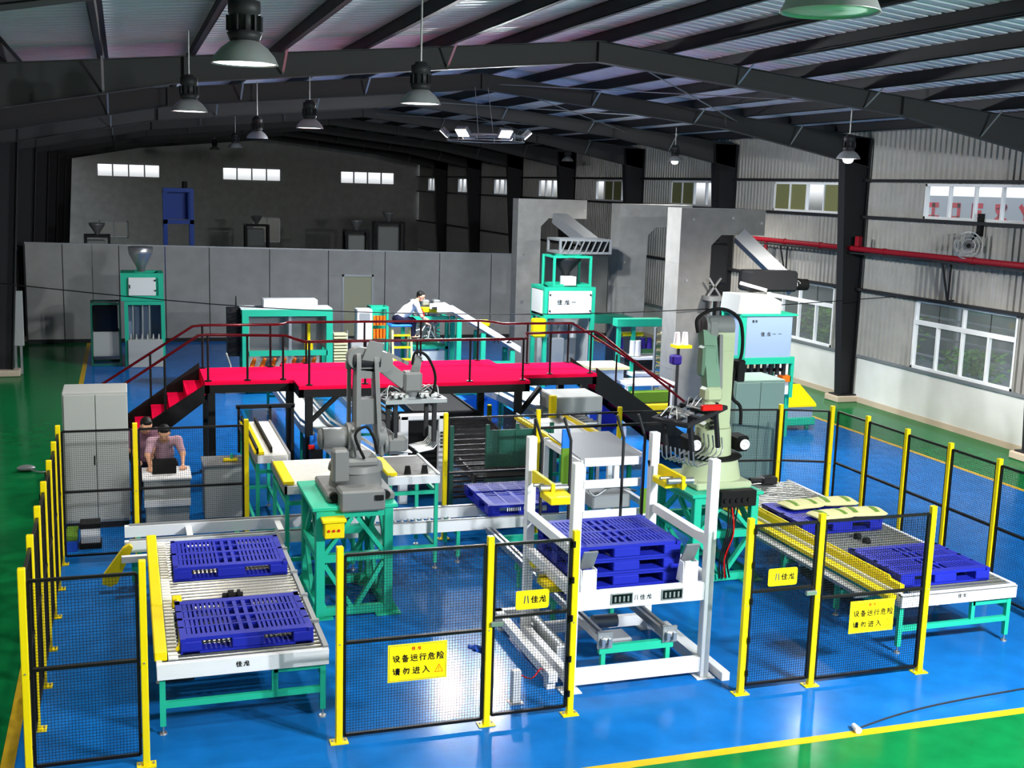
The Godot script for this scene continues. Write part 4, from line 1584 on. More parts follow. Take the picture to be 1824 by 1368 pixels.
# ---------------------------------------------------------------- blue plastic pallets
func build_pallets() -> void:
	var W := 1.28
	var L := 1.08
	var Hh := 0.155
	var t := thing("pallet", "blue plastic pallet nearest the front on the left roller conveyor", "pallet", Vector3.ZERO, "blue plastic pallets")
	var st := S()
	var z := 0.035
	var y0 := Hh - z
	# deck: long bars and cross slats with open slots between them
	for q in [[-0.52, 0.10], [-0.24, 0.03], [-0.03, 0.06], [0.21, 0.03], [0.42, 0.10]]:
		bx(st, -W / 2, W / 2, y0, Hh, q[0], float(q[0]) + q[1])
	for i in 29:
		var x := -W / 2 + W * i / 28.0
		var w := 0.014
		if i in [0, 1, 2, 26, 27, 28]:
			w = 0.02
		if i in [13, 15]:
			w = 0.02
		if i in [12, 14, 16]:
			continue
		bx(st, clampf(x - w, -W / 2, W / 2), clampf(x + w, -W / 2, W / 2), y0 + 0.002, Hh - 0.002, -0.5, 0.5)
	bx(st, -W / 2, -W / 2 + 0.05, y0, Hh, -L / 2, L / 2)
	bx(st, W / 2 - 0.05, W / 2, y0, Hh, -L / 2, L / 2)
	part("deck", st, M.pallet, t)
	for i in 3:
		for j in 3:
			st = S()
			var x: float = [-W / 2 + 0.1, 0.0, W / 2 - 0.1][i]
			var w: float = [0.1, 0.155, 0.1][i]
			var d: float = [-L / 2 + 0.085, 0.0, L / 2 - 0.085][j]
			bx(st, x - w, x + w, 0.022, y0, d - 0.085, d + 0.085, 0.008)
			part("block", st, M.pallet, t)
	for j in 3:
		st = S()
		var d: float = [-L / 2 + 0.085, 0.0, L / 2 - 0.085][j]
		bx(st, -W / 2, W / 2, 0.0, 0.022, d - 0.085, d + 0.085)
		part("runner", st, M.pallet, t)
	for x in [-W / 2 + 0.1, W / 2 - 0.1]:
		st = S()
		bx(st, x - 0.08, x + 0.08, 0.0, 0.02, -L / 2, L / 2)
		part("runner", st, M.pallet, t)
	t.position = V(1.06, 0.75, 11.62)
	t.rotation.y = 0.012
	dup(t, V(1.09, 0.75, 13.75), "blue plastic pallet farther back on the left roller conveyor", -0.006)
	dup(t, V(5.38, 0.642, 15.98), "blue plastic pallet with a white label at the middle, on the cross conveyor", PI / 2)
	var names := ["blue plastic pallet at the bottom of the stack in the white frame", "blue plastic pallet second from the bottom of the stack in the white frame", "blue plastic pallet second from the top of the stack in the white frame", "topmost blue plastic pallet of the stack in the white frame"]
	for k in 4:
		dup(t, V(5.1, 0.885 + 0.156 * k, 11.66), names[k], 0.0)
	dup(t, V(9.26, 0.75, 11.6), "blue plastic pallet nearest the front on the right roller conveyor", 0.0)
	dup(t, V(9.27, 0.75, 13.75), "blue plastic pallet under the filled sacks on the right roller conveyor", 0.0)
	org = V(5.1, 0.7, 15.33)
	st = S()
	for k in 7:
		bx(st, 5.12 + 0.032 * k, 5.135 + 0.032 * k, 0.705, 0.755, 15.334, 15.338)
	bx(st, 5.37, 5.46, 0.72, 0.76, 15.334, 15.338)
	solo("pallet_label", st, M.white, "small white printed label on the front edge of the middle pallet", "label")
	# sacks on the right pallet
	var places := [[9.08, 13.98, 0.12, "pale sack at the back left of the right pallet"], [9.66, 14.02, -0.1, "pale green sack at the back right of the right pallet"], [9.2, 13.42, 0.1, "pale sack at the front left of the right pallet"], [9.74, 13.45, -0.12, "pale green sack at the front right of the right pallet"]]
	for q in places:
		var s := thing("sack", q[3], "sack", V(q[0], 0.9, q[1]), "filled sacks on the right pallet")
		st = S()
		var b := Basis(Vector3.UP, q[2])
		var rings := []
		for k in 13:
			var u := -1.0 + 2.0 * k / 12.0
			var e := pow(maxf(0.0, 1.0 - pow(absf(u), 5)), 0.5)
			var ring := []
			for i in 14:
				var a := TAU * i / 14
				var wob := 1.0 + 0.06 * sin(5.0 * u + 3.0 * a + q[0] * 7.0)
				ring.append(V(q[0], 0.95, q[1]) + b * Vector3(u * 0.31, sin(a) * (0.01 + 0.042 * e) * wob, cos(a) * (0.15 + 0.045 * e)))
			rings.append(ring)
		skin(st, rings)
		cap(st, rings[0])
		cap(st, rings[-1], true)
		part("sack_body", st, M.sack, s)
		st = S()
		for u in [-0.11, 0.09]:
			var pts := []
			for k in 7:
				var w := -1.0 + k / 3.0
				pts.append(V(q[0], 0.95 + 0.056 - 0.022 * w * w, q[1]) + b * Vector3(u * 1.6, 0, 0.15 * w))
			for k in 6:
				quad(st, pts[k] + b * Vector3(-0.035, 0, 0), pts[k] + b * Vector3(0.035, 0, 0), pts[k + 1] + b * Vector3(0.035, 0, 0), pts[k + 1] + b * Vector3(-0.035, 0, 0))
		part("printed_band", st, M.sack_green, s)

# ---------------------------------------------------------------- robots
func pedestal(label: String, x0: float, x1: float, d0: float, d1: float, h: float) -> void:
	var t := thing("robot_pedestal", label, "pedestal", V((x0 + x1) / 2, 0, (d0 + d1) / 2))
	var w := 0.11
	for x in [x0, x1 - w]:
		for d in [d0, d1 - w]:
			var st := S()
			bx(st, x, x + w, 0.02, h - 0.04, d, d + w, 0.008)
			part("leg", st, M.teal, t)
			st = S()
			prism(st, [[-0.09, 0.02], [0.2, 0.02], [0.11, 0.2], [0.0, 0.2]], V(x, 0, d + w / 2), Vector3.RIGHT, Vector3.UP, 0.016)
			bx(st, x - 0.1, x + w + 0.1, 0.003, 0.022, d - 0.06, d + w + 0.06)
			part("gusset", st, M.teal, t)
	for h0 in [0.03, h * 0.5, h - 0.15]:
		for d in [d0 + 0.01, d1 - w + 0.01]:
			var st := S()
			bx(st, x0 + w, x1 - w, h0, h0 + 0.1, d, d + w - 0.02)
			part("cross_beam", st, M.teal, t)
		for x in [x0 + 0.01, x1 - w + 0.01]:
			var st := S()
			bx(st, x, x + w - 0.02, h0, h0 + 0.1, d0 + w, d1 - w)
			part("cross_beam", st, M.teal, t)
	for d in [d0 + w / 2, d1 - w / 2]:
		var m := (x0 + x1) / 2
		for s in [-1.0, 1.0]:
			var e := x0 + w if s < 0 else x1 - w
			var st := S()
			bar(st, V(e, h * 0.5 - 0.03, d), V(m + 0.03 * s, 0.12, d), 0.07, 0.05)
			bar(st, V(e, h * 0.5 + 0.1, d), V(m + 0.03 * s, h - 0.16, d), 0.07, 0.05)
			part("brace", st, M.teal, t)
	for x in [x0 + w / 2, x1 - w / 2]:
		var m := (d0 + d1) / 2
		for s in [-1.0, 1.0]:
			var e := d0 + w if s < 0 else d1 - w
			var st := S()
			bar(st, V(x, h * 0.5 - 0.03, e), V(x, 0.12, m + 0.03 * s), 0.05, 0.07)
			bar(st, V(x, h * 0.5 + 0.1, e), V(x, h - 0.16, m + 0.03 * s), 0.05, 0.07)
			part("brace", st, M.teal, t)
	var st := S()
	bx(st, x0 - 0.05, x1 + 0.05, h - 0.05, h, d0 - 0.03, d1 + 0.05, 0.008)
	part("top_plate", st, M.teal, t)

func capsule_plate(st: SurfaceTool, a: Vector3, b: Vector3, ra: float, rb: float, thick: float, side: Vector3) -> void:   # flat arm with rounded ends, thick along side
	var u := (b - a).normalized()
	var v := side.cross(u).normalized()
	var L := a.distance_to(b)
	var poly := []
	for k in 11:
		var t := PI / 2 + PI * k / 10.0
		poly.append([ra * cos(t), ra * sin(t)])
	for k in 11:
		var t := -PI / 2 + PI * k / 10.0
		poly.append([L + rb * cos(t), rb * sin(t)])
	prism(st, poly, a, u, v, thick)

func gripper(parent: Node, c: Vector3, m: Material, yaw: float, w: float, dp: float, tilt := 0.0) -> void:
	var b := Basis(Vector3.UP, yaw) * Basis(Vector3.BACK, tilt)
	var st := S()
	obox(st, c + b * Vector3(0, 0.0, 0), Vector3(w, 0.05, 0.12), b)
	for s in [-1, 1]:
		obox(st, c + b * Vector3(0, 0.0, s * dp * 0.45), Vector3(w, 0.05, 0.05), b)
		obox(st, c + b * Vector3(s * w * 0.47, 0.0, 0), Vector3(0.06, 0.05, dp * 0.9), b)
		obox(st, c + b * Vector3(s * w * 0.2, 0.03, 0), Vector3(0.05, 0.04, dp * 0.9), b)
	var g := part("gripper_frame", st, m, parent)
	for s in [-1, 1]:
		st = S()
		for k in 3:
			tube(st, curve([c + b * Vector3(s * 0.08, 0.05, 0.05 * k - 0.1), c + b * Vector3(s * (0.2 + 0.05 * k), 0.14 + 0.02 * k, 0.1 * k - 0.15), c + b * Vector3(s * w * 0.42, 0.04, 0.14 * k - 0.2)], 4), 0.009, 5)
			cyl(st, c + b * Vector3(s * (0.1 + 0.07 * k), 0.05, -0.12), c + b * Vector3(s * (0.1 + 0.07 * k), 0.05, 0.15), 0.025, -1, 8)
		cyl(st, c + b * Vector3(s * w * 0.35, 0.06, dp * 0.1), c + b * Vector3(s * w * 0.1, 0.06, dp * 0.1), 0.03, -1, 10)
		part("air_cylinder", st, M.steel, g)
		st = S()
		for z in [-0.35, 0.35]:
			obox(st, c + b * Vector3(s * w * 0.32, -0.28, z * dp), Vector3(0.05, 0.52, 0.05), b)
		obox(st, c + b * Vector3(s * w * 0.32, -0.06, 0), Vector3(0.04, 0.06, dp * 0.8), b)
		part("finger_arm", st, M.dark_steel, g)
		st = S()
		for k in 8:
			var z := (-0.42 + 0.12 * k) * dp
			var p0 := c + b * Vector3(s * w * 0.36, -0.4, z)
			tube(st, [p0, c + b * Vector3(s * w * 0.37, -0.56, z), c + b * Vector3(s * w * 0.30, -0.63, z), c + b * Vector3(s * w * 0.05, -0.66, z)], 0.011, 6)
		part("finger", st, M.steel, g)

func build_robots() -> void:
	pedestal("teal braced steel pedestal under the grey robot", 2.12, 3.07, 13.6, 14.85, 1.42)
	pedestal("teal braced steel pedestal under the pale green robot", 7.22, 8.2, 13.65, 14.85, 1.28)
	var jb := thing("junction_box", "yellow junction box with cables on the front of the grey robot's pedestal", "box", V(2.3, 1.1, 13.53))
	var js := S()
	bx(js, 2.2, 2.44, 1.06, 1.26, 13.45, 13.6, 0.01)
	part("box_body", js, M.yellow, jb)
	js = S()
	bx(js, 2.17, 2.46, 1.26, 1.3, 13.42, 13.62, 0.006)
	part("lid", js, M.yellow, jb)
	js = S()
	for k in 3:
		cyl(js, V(2.25 + 0.06 * k, 1.16, 13.45), V(2.25 + 0.06 * k, 1.16, 13.43), 0.016, -1, 8)
	part("lamp", js, M.print_red, jb)
	var cb := thing("hanging_cables", "bundle of black and red cables hanging down the front of the right pedestal", "cable", V(7.75, 0.3, 13.55))
	js = S()
	for k in 4:
		tube(js, curve([V(7.7 + 0.05 * k, 1.12, 13.6), V(7.68 + 0.03 * k, 0.8, 13.54), V(7.6 + 0.035 * k, 0.4, 13.56), V(7.62 + 0.05 * k, 0.1, 13.58)]), 0.012, 6)
	part("cable_bundle", js, M.rubber, cb)
	js = S()
	tube(js, curve([V(7.74, 1.12, 13.58), V(7.76, 0.75, 13.52), V(7.66, 0.4, 13.54), V(7.7, 0.1, 13.58)]), 0.01, 6)
	part("red_cable", js, M.red_paint, cb)
	# grey robot
	var G: Material = M.robot_grey
	var t := thing("robot", "grey palletising robot with long gripper on the left pedestal", "robot", V(2.7, 1.42, 14.25))
	var st := S()
	bx(st, 2.28, 3.12, 1.42, 1.52, 13.75, 14.75, 0.02)
	cyl(st, V(2.72, 1.5, 14.25), V(2.72, 1.72, 14.25), 0.34, 0.31, 24)
	bx(st, 2.4, 2.95, 1.36, 1.62, 13.5, 13.85, 0.025)
	part("base", st, G, t)
	st = S()
	for q in [[2.36, 1.5], [3.0, 1.5]]:
		cyl(st, V(q[0], q[1], 13.78), V(q[0], q[1], 13.7), 0.055, -1, 12)
	bx(st, 2.82, 2.92, 1.5, 1.56, 13.47, 13.5)
	part("connector", st, M.rubber, t)
	st = S()
	cyl(st, V(2.72, 1.72, 14.25), V(2.72, 1.8, 14.25), 0.35, 0.33, 24)
	bx(st, 2.44, 2.98, 1.78, 1.9, 13.98, 14.5, 0.04)
	bx(st, 2.62, 2.7, 1.88, 2.28, 14.08, 14.42, 0.03)
	bx(st, 2.98, 3.06, 1.88, 2.28, 14.08, 14.42, 0.03)
	cyl(st, V(2.6, 2.12, 14.25), V(2.7, 2.12, 14.25), 0.19, -1, 22)
	cyl(st, V(2.98, 2.12, 14.25), V(3.08, 2.12, 14.25), 0.19, -1, 22)
	part("turret", st, G, t)
	st = S()
	cyl(st, V(2.3, 2.12, 14.25), V(2.6, 2.12, 14.25), 0.135, -1, 20)
	lathe(st, V(2.3, 2.12, 14.25), [[0.135, 0.0], [0.125, 0.03], [0.09, 0.055], [0.0, 0.06]], 20, Basis(Vector3.UP, Vector3.LEFT, Vector3.BACK))
	part("motor", st, G, t)
	st = S()
	cbox(st, V(3.21, 2.03, 14.2), Vector3(0.3, 0.25, 0.28), 0.06)
	cyl(st, V(3.06, 2.05, 14.2), V(3.1, 2.05, 14.2), 0.15, -1, 18)
	part("motor", st, G, t)
	st = S()
	cbox(st, V(2.47, 1.84, 13.96), Vector3(0.2, 0.42, 0.2), 0.03)
	part("motor", st, G, t)
	# lower arm: two plates round an open slot
	var sh := V(2.86, 2.12, 14.25)
	var el := V(2.84, 3.1, 14.25)
	st = S()
	for s in [-0.13, 0.13]:
		var a := sh + Vector3(s * 1.05, 0, 0)
		var b := el + Vector3(s * 0.85, 0, 0)
		capsule_plate(st, a, b, 0.17, 0.13, 0.055, Vector3.RIGHT)
	bar(st, sh + Vector3(0, 0.18, 0), sh + Vector3(-0.005, 0.5, 0), 0.22, 0.2, Vector3.BACK)
	bar(st, el + Vector3(0, -0.22, 0), el + Vector3(0.0, -0.1, 0), 0.2, 0.16, Vector3.BACK)
	part("lower_arm", st, G, t)
	st = S()
	cyl(st, el + Vector3(-0.17, 0, 0), el + Vector3(0.17, 0, 0), 0.115, -1, 20)
	part("elbow_shaft", st, M.dark_steel, t)
	st = S()
	bar(st, V(2.66, 2.15, 14.42), V(2.66, 3.02, 14.42), 0.045, 0.06, Vector3.BACK)
	cyl(st, V(2.62, 2.15, 14.42), V(2.7, 2.15, 14.42), 0.06, -1, 14)
	cyl(st, V(2.62, 3.02, 14.42), V(2.7, 3.02, 14.42), 0.055, -1, 14)
	part("link_rod", st, G, t)
	# forearm to the wrist
	var wr := V(3.44, 2.82, 14.3)
	st = S()
	capsule_plate(st, el + Vector3(-0.1, 0.03, 0.0), el + Vector3(0.2, -0.02, 0), 0.14, 0.13, 0.16, Vector3.BACK)
	bar(st, el + Vector3(0.12, 0.0, 0), wr + Vector3(-0.1, -0.02, 0), 0.13, 0.17)
	part("forearm", st, G, t)
	st = S()
	bar(st, el + Vector3(0.1, 0.16, -0.1), wr + Vector3(-0.02, 0.2, -0.1), 0.035, 0.045)
	prism(st, [[-0.12, 0.0], [0.1, -0.03], [0.16, 0.2], [-0.02, 0.24]], el + Vector3(0.05, 0.02, 0.1), Vector3.RIGHT, Vector3.UP, 0.03)
	part("link_rod", st, G, t)
	st = S()
	cbox(st, wr + Vector3(0, -0.01, 0), Vector3(0.24, 0.26, 0.22), 0.03)
	prism(st, [[-0.02, 0.1], [0.1, 0.1], [0.13, 0.3], [0.06, 0.33]], wr, Vector3.RIGHT, Vector3.UP, 0.05)
	cyl(st, wr + Vector3(0, -0.12, 0), wr + Vector3(0, -0.2, 0), 0.08, -1, 18)
	part("wrist", st, G, t)
	st = S()
	tube(st, curve([wr + Vector3(-0.02, 0.22, 0.1), wr + Vector3(0.02, 0.38, 0.12), wr + Vector3(0.16, 0.33, 0.14), wr + Vector3(0.27, 0.1, 0.14), wr + Vector3(0.26, -0.12, 0.12), wr + Vector3(0.2, -0.2, 0.1)]), 0.018, 8)
	part("hose", st, M.rubber, t)
	st = S()
	tube(st, curve([V(2.78, 1.9, 14.0), V(2.66, 2.2, 13.98), V(2.8, 2.3, 14.0), V(2.9, 2.15, 14.0), V(2.95, 1.95, 14.02)]), 0.018, 8)
	part("hose", st, M.rubber, t)
	gripper(t, wr + Vector3(0.0, -0.23, 0), M.galv, 0.05, 0.8, 0.5)
	# pale green robot
	G = M.robot_green
	t = thing("robot", "pale green palletising robot with many fingered gripper on the right pedestal", "robot", V(7.75, 1.28, 14.25))
	st = S()
	bx(st, 7.32, 8.16, 1.28, 1.38, 13.8, 14.7, 0.02)
	cyl(st, V(7.75, 1.36, 14.25), V(7.75, 1.66, 14.25), 0.42, 0.36, 28)
	part("base", st, G, t)
	st = S()
	bx(st, 7.56, 8.1, 1.1, 1.32, 13.55, 13.7, 0.01)
	for k in 5:
		cyl(st, V(7.62 + 0.09 * k, 1.2, 13.52), V(7.62 + 0.09 * k, 1.2, 13.58), 0.03, -1, 10)
	part("connector_box", st, M.rubber, t)
	st = S()
	lathe(st, V(7.75, 1.66, 14.25), [[0.4, 0.0], [0.42, 0.02], [0.4, 0.04], [0.0, 0.04]], 28)
	part("seal_ring", st, M.rubber, t)
	st = S()
	cyl(st, V(7.75, 1.7, 14.25), V(7.75, 2.08, 14.25), 0.27, 0.25, 28)
	bx(st, 7.55, 7.95, 2.0, 2.16, 14.1, 14.4, 0.04)
	part("turret", st, G, t)
	for q in [[8.02, 8.2, 1.86], [7.26, 7.46, 1.88]]:
		st = S()
		bx(st, q[0], q[1], q[2] - 0.11, q[2] + 0.11, 14.0, 14.3, 0.03)
		cyl(st, V((q[0] + q[1]) / 2, q[2], 13.98), V((q[0] + q[1]) / 2, q[2], 14.02), 0.085, -1, 18)
		var mm := part("motor", st, M.rubber, t)
		st = S()
		lathe(st, V((q[0] + q[1]) / 2, q[2], 13.98), [[0.075, 0.0], [0.075, 0.012], [0.05, 0.012], [0.05, 0.004], [0.022, 0.004], [0.022, 0.012], [0.0, 0.012]], 18, Basis(Vector3.RIGHT, Vector3.BACK, Vector3.UP))
		part("motor_cap", st, M.white, mm)
	# upright arm
	sh = V(7.78, 2.1, 14.25)
	el = V(7.8, 3.36, 14.25)
	st = S()
	capsule_plate(st, sh, el, 0.17, 0.14, 0.26, Vector3.RIGHT)
	cyl(st, el + Vector3(0, 0.08, 0), el + Vector3(0, 0.22, 0), 0.13, 0.1, 16)
	cbox(st, el + Vector3(0, -0.12, 0), Vector3(0.26, 0.22, 0.3), 0.03)
	part("lower_arm", st, G, t)
	st = S()
	for k in 10:
		cbox(st, V(7.62, 2.12 + 0.065 * k, 14.0), Vector3(0.09, 0.045, 0.08), 0.01)
	part("cable_chain", st, M.rubber, t)
	st = S()
	cyl(st, el + Vector3(-0.3, 0.12, 0), el + Vector3(0.12, 0.12, 0), 0.15, -1, 22)
	cbox(st, el + Vector3(-0.2, 0.1, 0.02), Vector3(0.2, 0.3, 0.28), 0.05)
	part("elbow", st, M.robot_grey, t)
	# forearm hangs forward to the left
	var fe := V(7.47, 2.62, 13.85)
	st = S()
	bar(st, el + Vector3(-0.26, 0.05, 0.06), fe + Vector3(0, 0.05, 0), 0.2, 0.16, Vector3.BACK)
	cbox(st, fe + Vector3(0.0, 0.42, -0.16), Vector3(0.22, 0.42, 0.2), 0.03)
	part("forearm", st, M.robot_green_dark, t)
	st = S()
	bar(st, el + Vector3(-0.1, 0.02, 0.15), fe + Vector3(0.12, 0.05, 0.02), 0.05, 0.05, Vector3.BACK)
	part("link_rod", st, M.robot_grey, t)
	st = S()
	cbox(st, fe, Vector3(0.26, 0.2, 0.24), 0.04)
	cyl(st, fe + Vector3(-0.02, -0.1, 0), fe + Vector3(-0.04, -0.2, 0), 0.09, -1, 16)
	part("wrist", st, G, t)
	st = S()
	tube(st, curve([el + Vector3(-0.42, 0.05, 0.1), el + Vector3(-0.44, 0.24, 0.1), el + Vector3(-0.22, 0.36, 0.1), el + Vector3(0.05, 0.34, 0.08), el + Vector3(0.26, 0.16, 0.05), el + Vector3(0.3, -0.25, 0.05), el + Vector3(0.18, -0.55, 0.08), el + Vector3(0.16, -0.85, 0.1), el + Vector3(0.3, -1.0, 0.1), el + Vector3(0.32, -1.25, 0.1)]), 0.024, 8)
	part("hose", st, M.rubber, t)
	st = S()
	bx(st, 8.0, 8.12, 2.72, 3.02, 14.1, 14.3, 0.015)
	part("junction_box", st, M.rubber, t)
	gripper(t, fe + Vector3(-0.33, -0.25, 0.05), M.dark_steel, 0.42, 0.84, 0.64, 0.2)
	st = S()
	bx(st, 7.2, 7.5, 2.44, 2.52, 13.55, 13.62, 0.01)
	part("tool_plate", st, M.red_paint, t)

# ---------------------------------------------------------------- middle conveyors
func roller_table(called: String, label: String, x0: float, x1: float, h: float, d0: float, d1: float, rm: Material, guard: int, legs_h := 0.0) -> Node3D:
	var t := thing(called, label, "conveyor", V((x0 + x1) / 2, 0, (d0 + d1) / 2))
	var st := S()
	bx(st, x0, x1, h - 0.12, h - 0.01, d0, d0 + 0.03)
	bx(st, x0, x1, h - 0.12, h - 0.01, d1 - 0.03, d1)
	part("end_beam", st, M.white, t)
	for x in [x0, x1 - 0.035]:
		st = S()
		bx(st, x, x + 0.035, h - 0.12, h + 0.015, d0, d1)
		part("side_rail", st, M.galv, t)
	rollers(t, x0 + 0.04, x1 - 0.04, h + 0.005, d0 + 0.04, d1 - 0.03, 0.026, 0.086, rm)
	if guard != 0:
		st = S()
		var gx := x0 - 0.01 if guard < 0 else x1 - 0.04
		bx(st, gx, gx + 0.14, h + 0.0, h + 0.05, d0 + 0.02, d1 - 0.25, 0.008)
		part("chain_guard", st, M.yellow, t)
	for x in [x0 + 0.04, x1 - 0.04]:
		for d in [d0 + 0.06, d1 - 0.06]:
			leg(t, x, d, h - 0.12, 0.05)
	st = S()
	for hh in [0.3, h - 0.28]:
		for d in [d0 + 0.06, d1 - 0.06]:
			bx(st, x0 + 0.04, x1 - 0.04, hh, hh + 0.05, d - 0.02, d + 0.02)
		for x in [x0 + 0.04, x1 - 0.04]:
			bx(st, x - 0.02, x + 0.02, hh, hh + 0.05, d0 + 0.06, d1 - 0.06)
	part("under_frame", st, M.teal, t)
	return t

func belt_line(called: String, label: String, x0: float, x1: float, a: Array, side: Material, belt: Material, leg_m: Material, rails := 0.0) -> Node3D:   # a: [depth, height] points along the run
	var t := thing(called, label, "conveyor", V((x0 + x1) / 2, 0, (a[0][0] + a[-1][0]) / 2))
	var st := S()
	for i in a.size() - 1:
		var p := V((x0 + x1) / 2, a[i][1], a[i][0])
		var q := V((x0 + x1) / 2, a[i + 1][1], a[i + 1][0])
		bar(st, p, q, x1 - x0 - 0.06, 0.03)
	part("belt", st, belt, t)
	for x in [x0 + 0.02, x1 - 0.02]:
		st = S()
		for i in a.size() - 1:
			bar(st, V(x, float(a[i][1]) - 0.02, a[i][0]), V(x, float(a[i + 1][1]) - 0.02, a[i + 1][0]), 0.035, 0.14)
		part("side_plate", st, side, t)
	if rails > 0:
		for x in [x0, x1]:
			st = S()
			for i in a.size() - 1:
				bar(st, V(x, float(a[i][1]) + rails, a[i][0]), V(x, float(a[i + 1][1]) + rails, a[i + 1][0]), 0.02, 0.05)
				bar(st, V(x, float(a[i][1]), a[i][0]), V(x, float(a[i][1]) + rails, a[i][0]), 0.02, 0.02)
			part("guard_rail", st, M.steel, t)
	for i in a.size():
		for x in [x0 + 0.03, x1 - 0.03]:
			var d: float = a[i][0] + (0.12 if i == 0 else (-0.12 if i == a.size() - 1 else 0.0))
			leg(t, x, d, float(a[i][1]) - 0.08, 0.055, leg_m)
		st = S()
		bx(st, x0 + 0.03, x1 - 0.03, 0.3, 0.35, float(a[i][0]) - 0.02, float(a[i][0]) + 0.02)
		part("cross_bar", st, leg_m, t)
	if rails > 0.13 and a.size() > 2:
		for x in [x0 + 0.01, x1 - 0.01]:
			st = S()
			bx(st, x - 0.006, x + 0.006, 0.22, minf(a[0][1], a[1][1]) - 0.12, float(a[0][0]) + 0.3, float(a[1][0]) - 0.3)
			part("skirt_panel", st, M.dark_steel, t)
	return t

func build_middle() -> void:
	var t := roller_table("roller_table", "roller table with cream rollers left of the grey robot, before the slanting rollers", 1.92, 2.98, 1.35, 14.95, 16.4, M.roller_white, -1)
	t = roller_table("roller_table", "roller table with steel rollers and a yellow guard right of the grey robot", 3.33, 4.06, 1.36, 15.1, 16.35, M.roller, -1)
	var st := S()
	for x in [3.62, 3.86]:
		prism(st, [[-0.05, 1.36], [0.05, 1.36], [0.03, 1.48], [-0.03, 1.48]], V(x, 0, 15.2), Vector3.RIGHT, Vector3.UP, 0.03)
	part("end_stop", st, M.rubber, t)
	t = roller_table("roller_incline", "narrow line of cream rollers with yellow guard running under the left footbridge", 1.7, 2.2, 1.42, 16.45, 18.9, M.roller_white, -1)
	st = S()
	bx(st, 1.72, 1.75, 1.44, 1.52, 16.45, 18.85)
	bx(st, 1.92, 1.95, 1.44, 1.52, 16.5, 18.7)
	part("guide_bar", st, M.rubber, t)
	st = S()
	bx(st, 1.66, 2.6, 1.62, 1.68, 18.9, 18.96)
	for x in [1.7, 2.2, 2.56]:
		bx(st, x - 0.02, x + 0.02, 0.9, 1.65, 18.9, 18.94)
	part("portal_bar", st, M.black, t)
	belt_line("belt_conveyor", "pale inclined belt conveyor with guard rails under the left half of the footbridge", 3.05, 3.6, [[17.2, 1.15], [21.5, 0.75], [27.0, 0.72]], M.white, M.panel_white, M.teal, 0.14)
	belt_line("belt_conveyor", "steel sided belt conveyor beneath the footbridge behind the black tunnel", 4.25, 4.8, [[19.3, 0.95], [22.5, 0.8], [28.0, 0.8]], M.steel, M.rubber, M.teal, 0.12)
	belt_line("belt_conveyor", "dark ribbed belt conveyor in the middle behind the rear fence", 5.15, 6.4, [[17.1, 0.75], [20.5, 0.95], [23.5, 1.0]], M.dark_steel, M.rubber, M.teal_dark)
	# ribs of the dark belt
	t = thing("bag_gate", "dark green slatted guard frame around the dark belt conveyor", "guard frame", V(5.7, 0, 18))
	for i in 14:
		st = S()
		bx(st, 4.9, 5.5, 0.3 + 0.085 * i, 0.33 + 0.085 * i, 17.6, 17.63)
		part("slat", st, M.black, t)
	for x in [4.9, 5.5, 6.0, 6.6]:
		st = S()
		bx(st, x - 0.03, x + 0.03, 0.0, 1.5, 17.55, 17.6)
		part("post", st, M.teal_dark, t)
	st = S()
	bx(st, 5.5, 6.6, 0.25, 1.4, 17.58, 17.62)
	part("sheet", st, M.teal_dark, t)
	# black tunnel with white frame
	t = thing("inspection_tunnel", "black box tunnel with a white frame behind the steel roller table", "machine", V(4.62, 0, 18.6))
	st = S()
	bx(st, 4.3, 4.98, 0.35, 1.42, 18.55, 19.3, 0.02)
	part("body", st, M.rubber, t)
	for x in [4.26, 4.92]:
		st = S()
		bx(st, x, x + 0.14, 0.0, 1.5, 18.45, 18.58, 0.01)
		part("frame_post", st, M.white, t)
	st = S()
	bx(st, 4.26, 5.06, 1.42, 1.52, 18.45, 18.6, 0.02)
	part("frame_head", st, M.white, t)
	st = S()
	for k in 5:
		bx(st, 4.945, 5.0, 0.95 + 0.06 * k, 0.98 + 0.06 * k, 18.44, 18.46)
	part("buttons", st, M.print_grey, t)
	# white framed squaring conveyors behind the magazine
	t = thing("squaring_conveyor", "white framed bag squaring conveyor behind the white pallet frame", "conveyor", V(6.1, 0, 14.4))
	for h in [1.72, 1.42, 1.0]:
		st = S()
		bx(st, 5.72, 6.72, h - 0.06, h + 0.05, 13.95, 14.0, 0.006)
		part("front_beam", st, M.white, t)
	for q in [[5.72, 13.98], [6.72, 13.98], [5.72, 15.4], [6.72, 15.4], [6.2, 13.98]]:
		st = S()
		bx(st, q[0] - 0.035, q[0] + 0.035, 0.35 if q[0] != 6.2 else 1.42, 1.74, q[1], q[1] + 0.06)
		part("post", st, M.white, t)
	for x in [5.72, 6.72]:
		st = S()
		bx(st, x - 0.03, x + 0.03, 1.64, 1.72, 14.0, 15.4)
		bx(st, x - 0.03, x + 0.03, 1.0, 1.08, 14.0, 15.4)
		part("side_beam", st, M.white, t)
	st = S()
	obox(st, V(6.2, 1.76, 14.75), Vector3(0.94, 0.02, 1.3), Basis(Vector3.RIGHT, 0.06))
	part("slide_plate", st, M.galv, t)
	st = S()
	cbox(st, V(6.2, 1.12, 14.3), Vector3(0.56, 0.2, 0.4), 0.02)
	tube(st, curve([V(5.85, 1.3, 14.1), V(5.95, 1.22, 14.08), V(6.2, 1.33, 14.1), V(6.55, 1.25, 14.1)]), 0.016, 6)
	part("drive_box", st, M.galv, t)
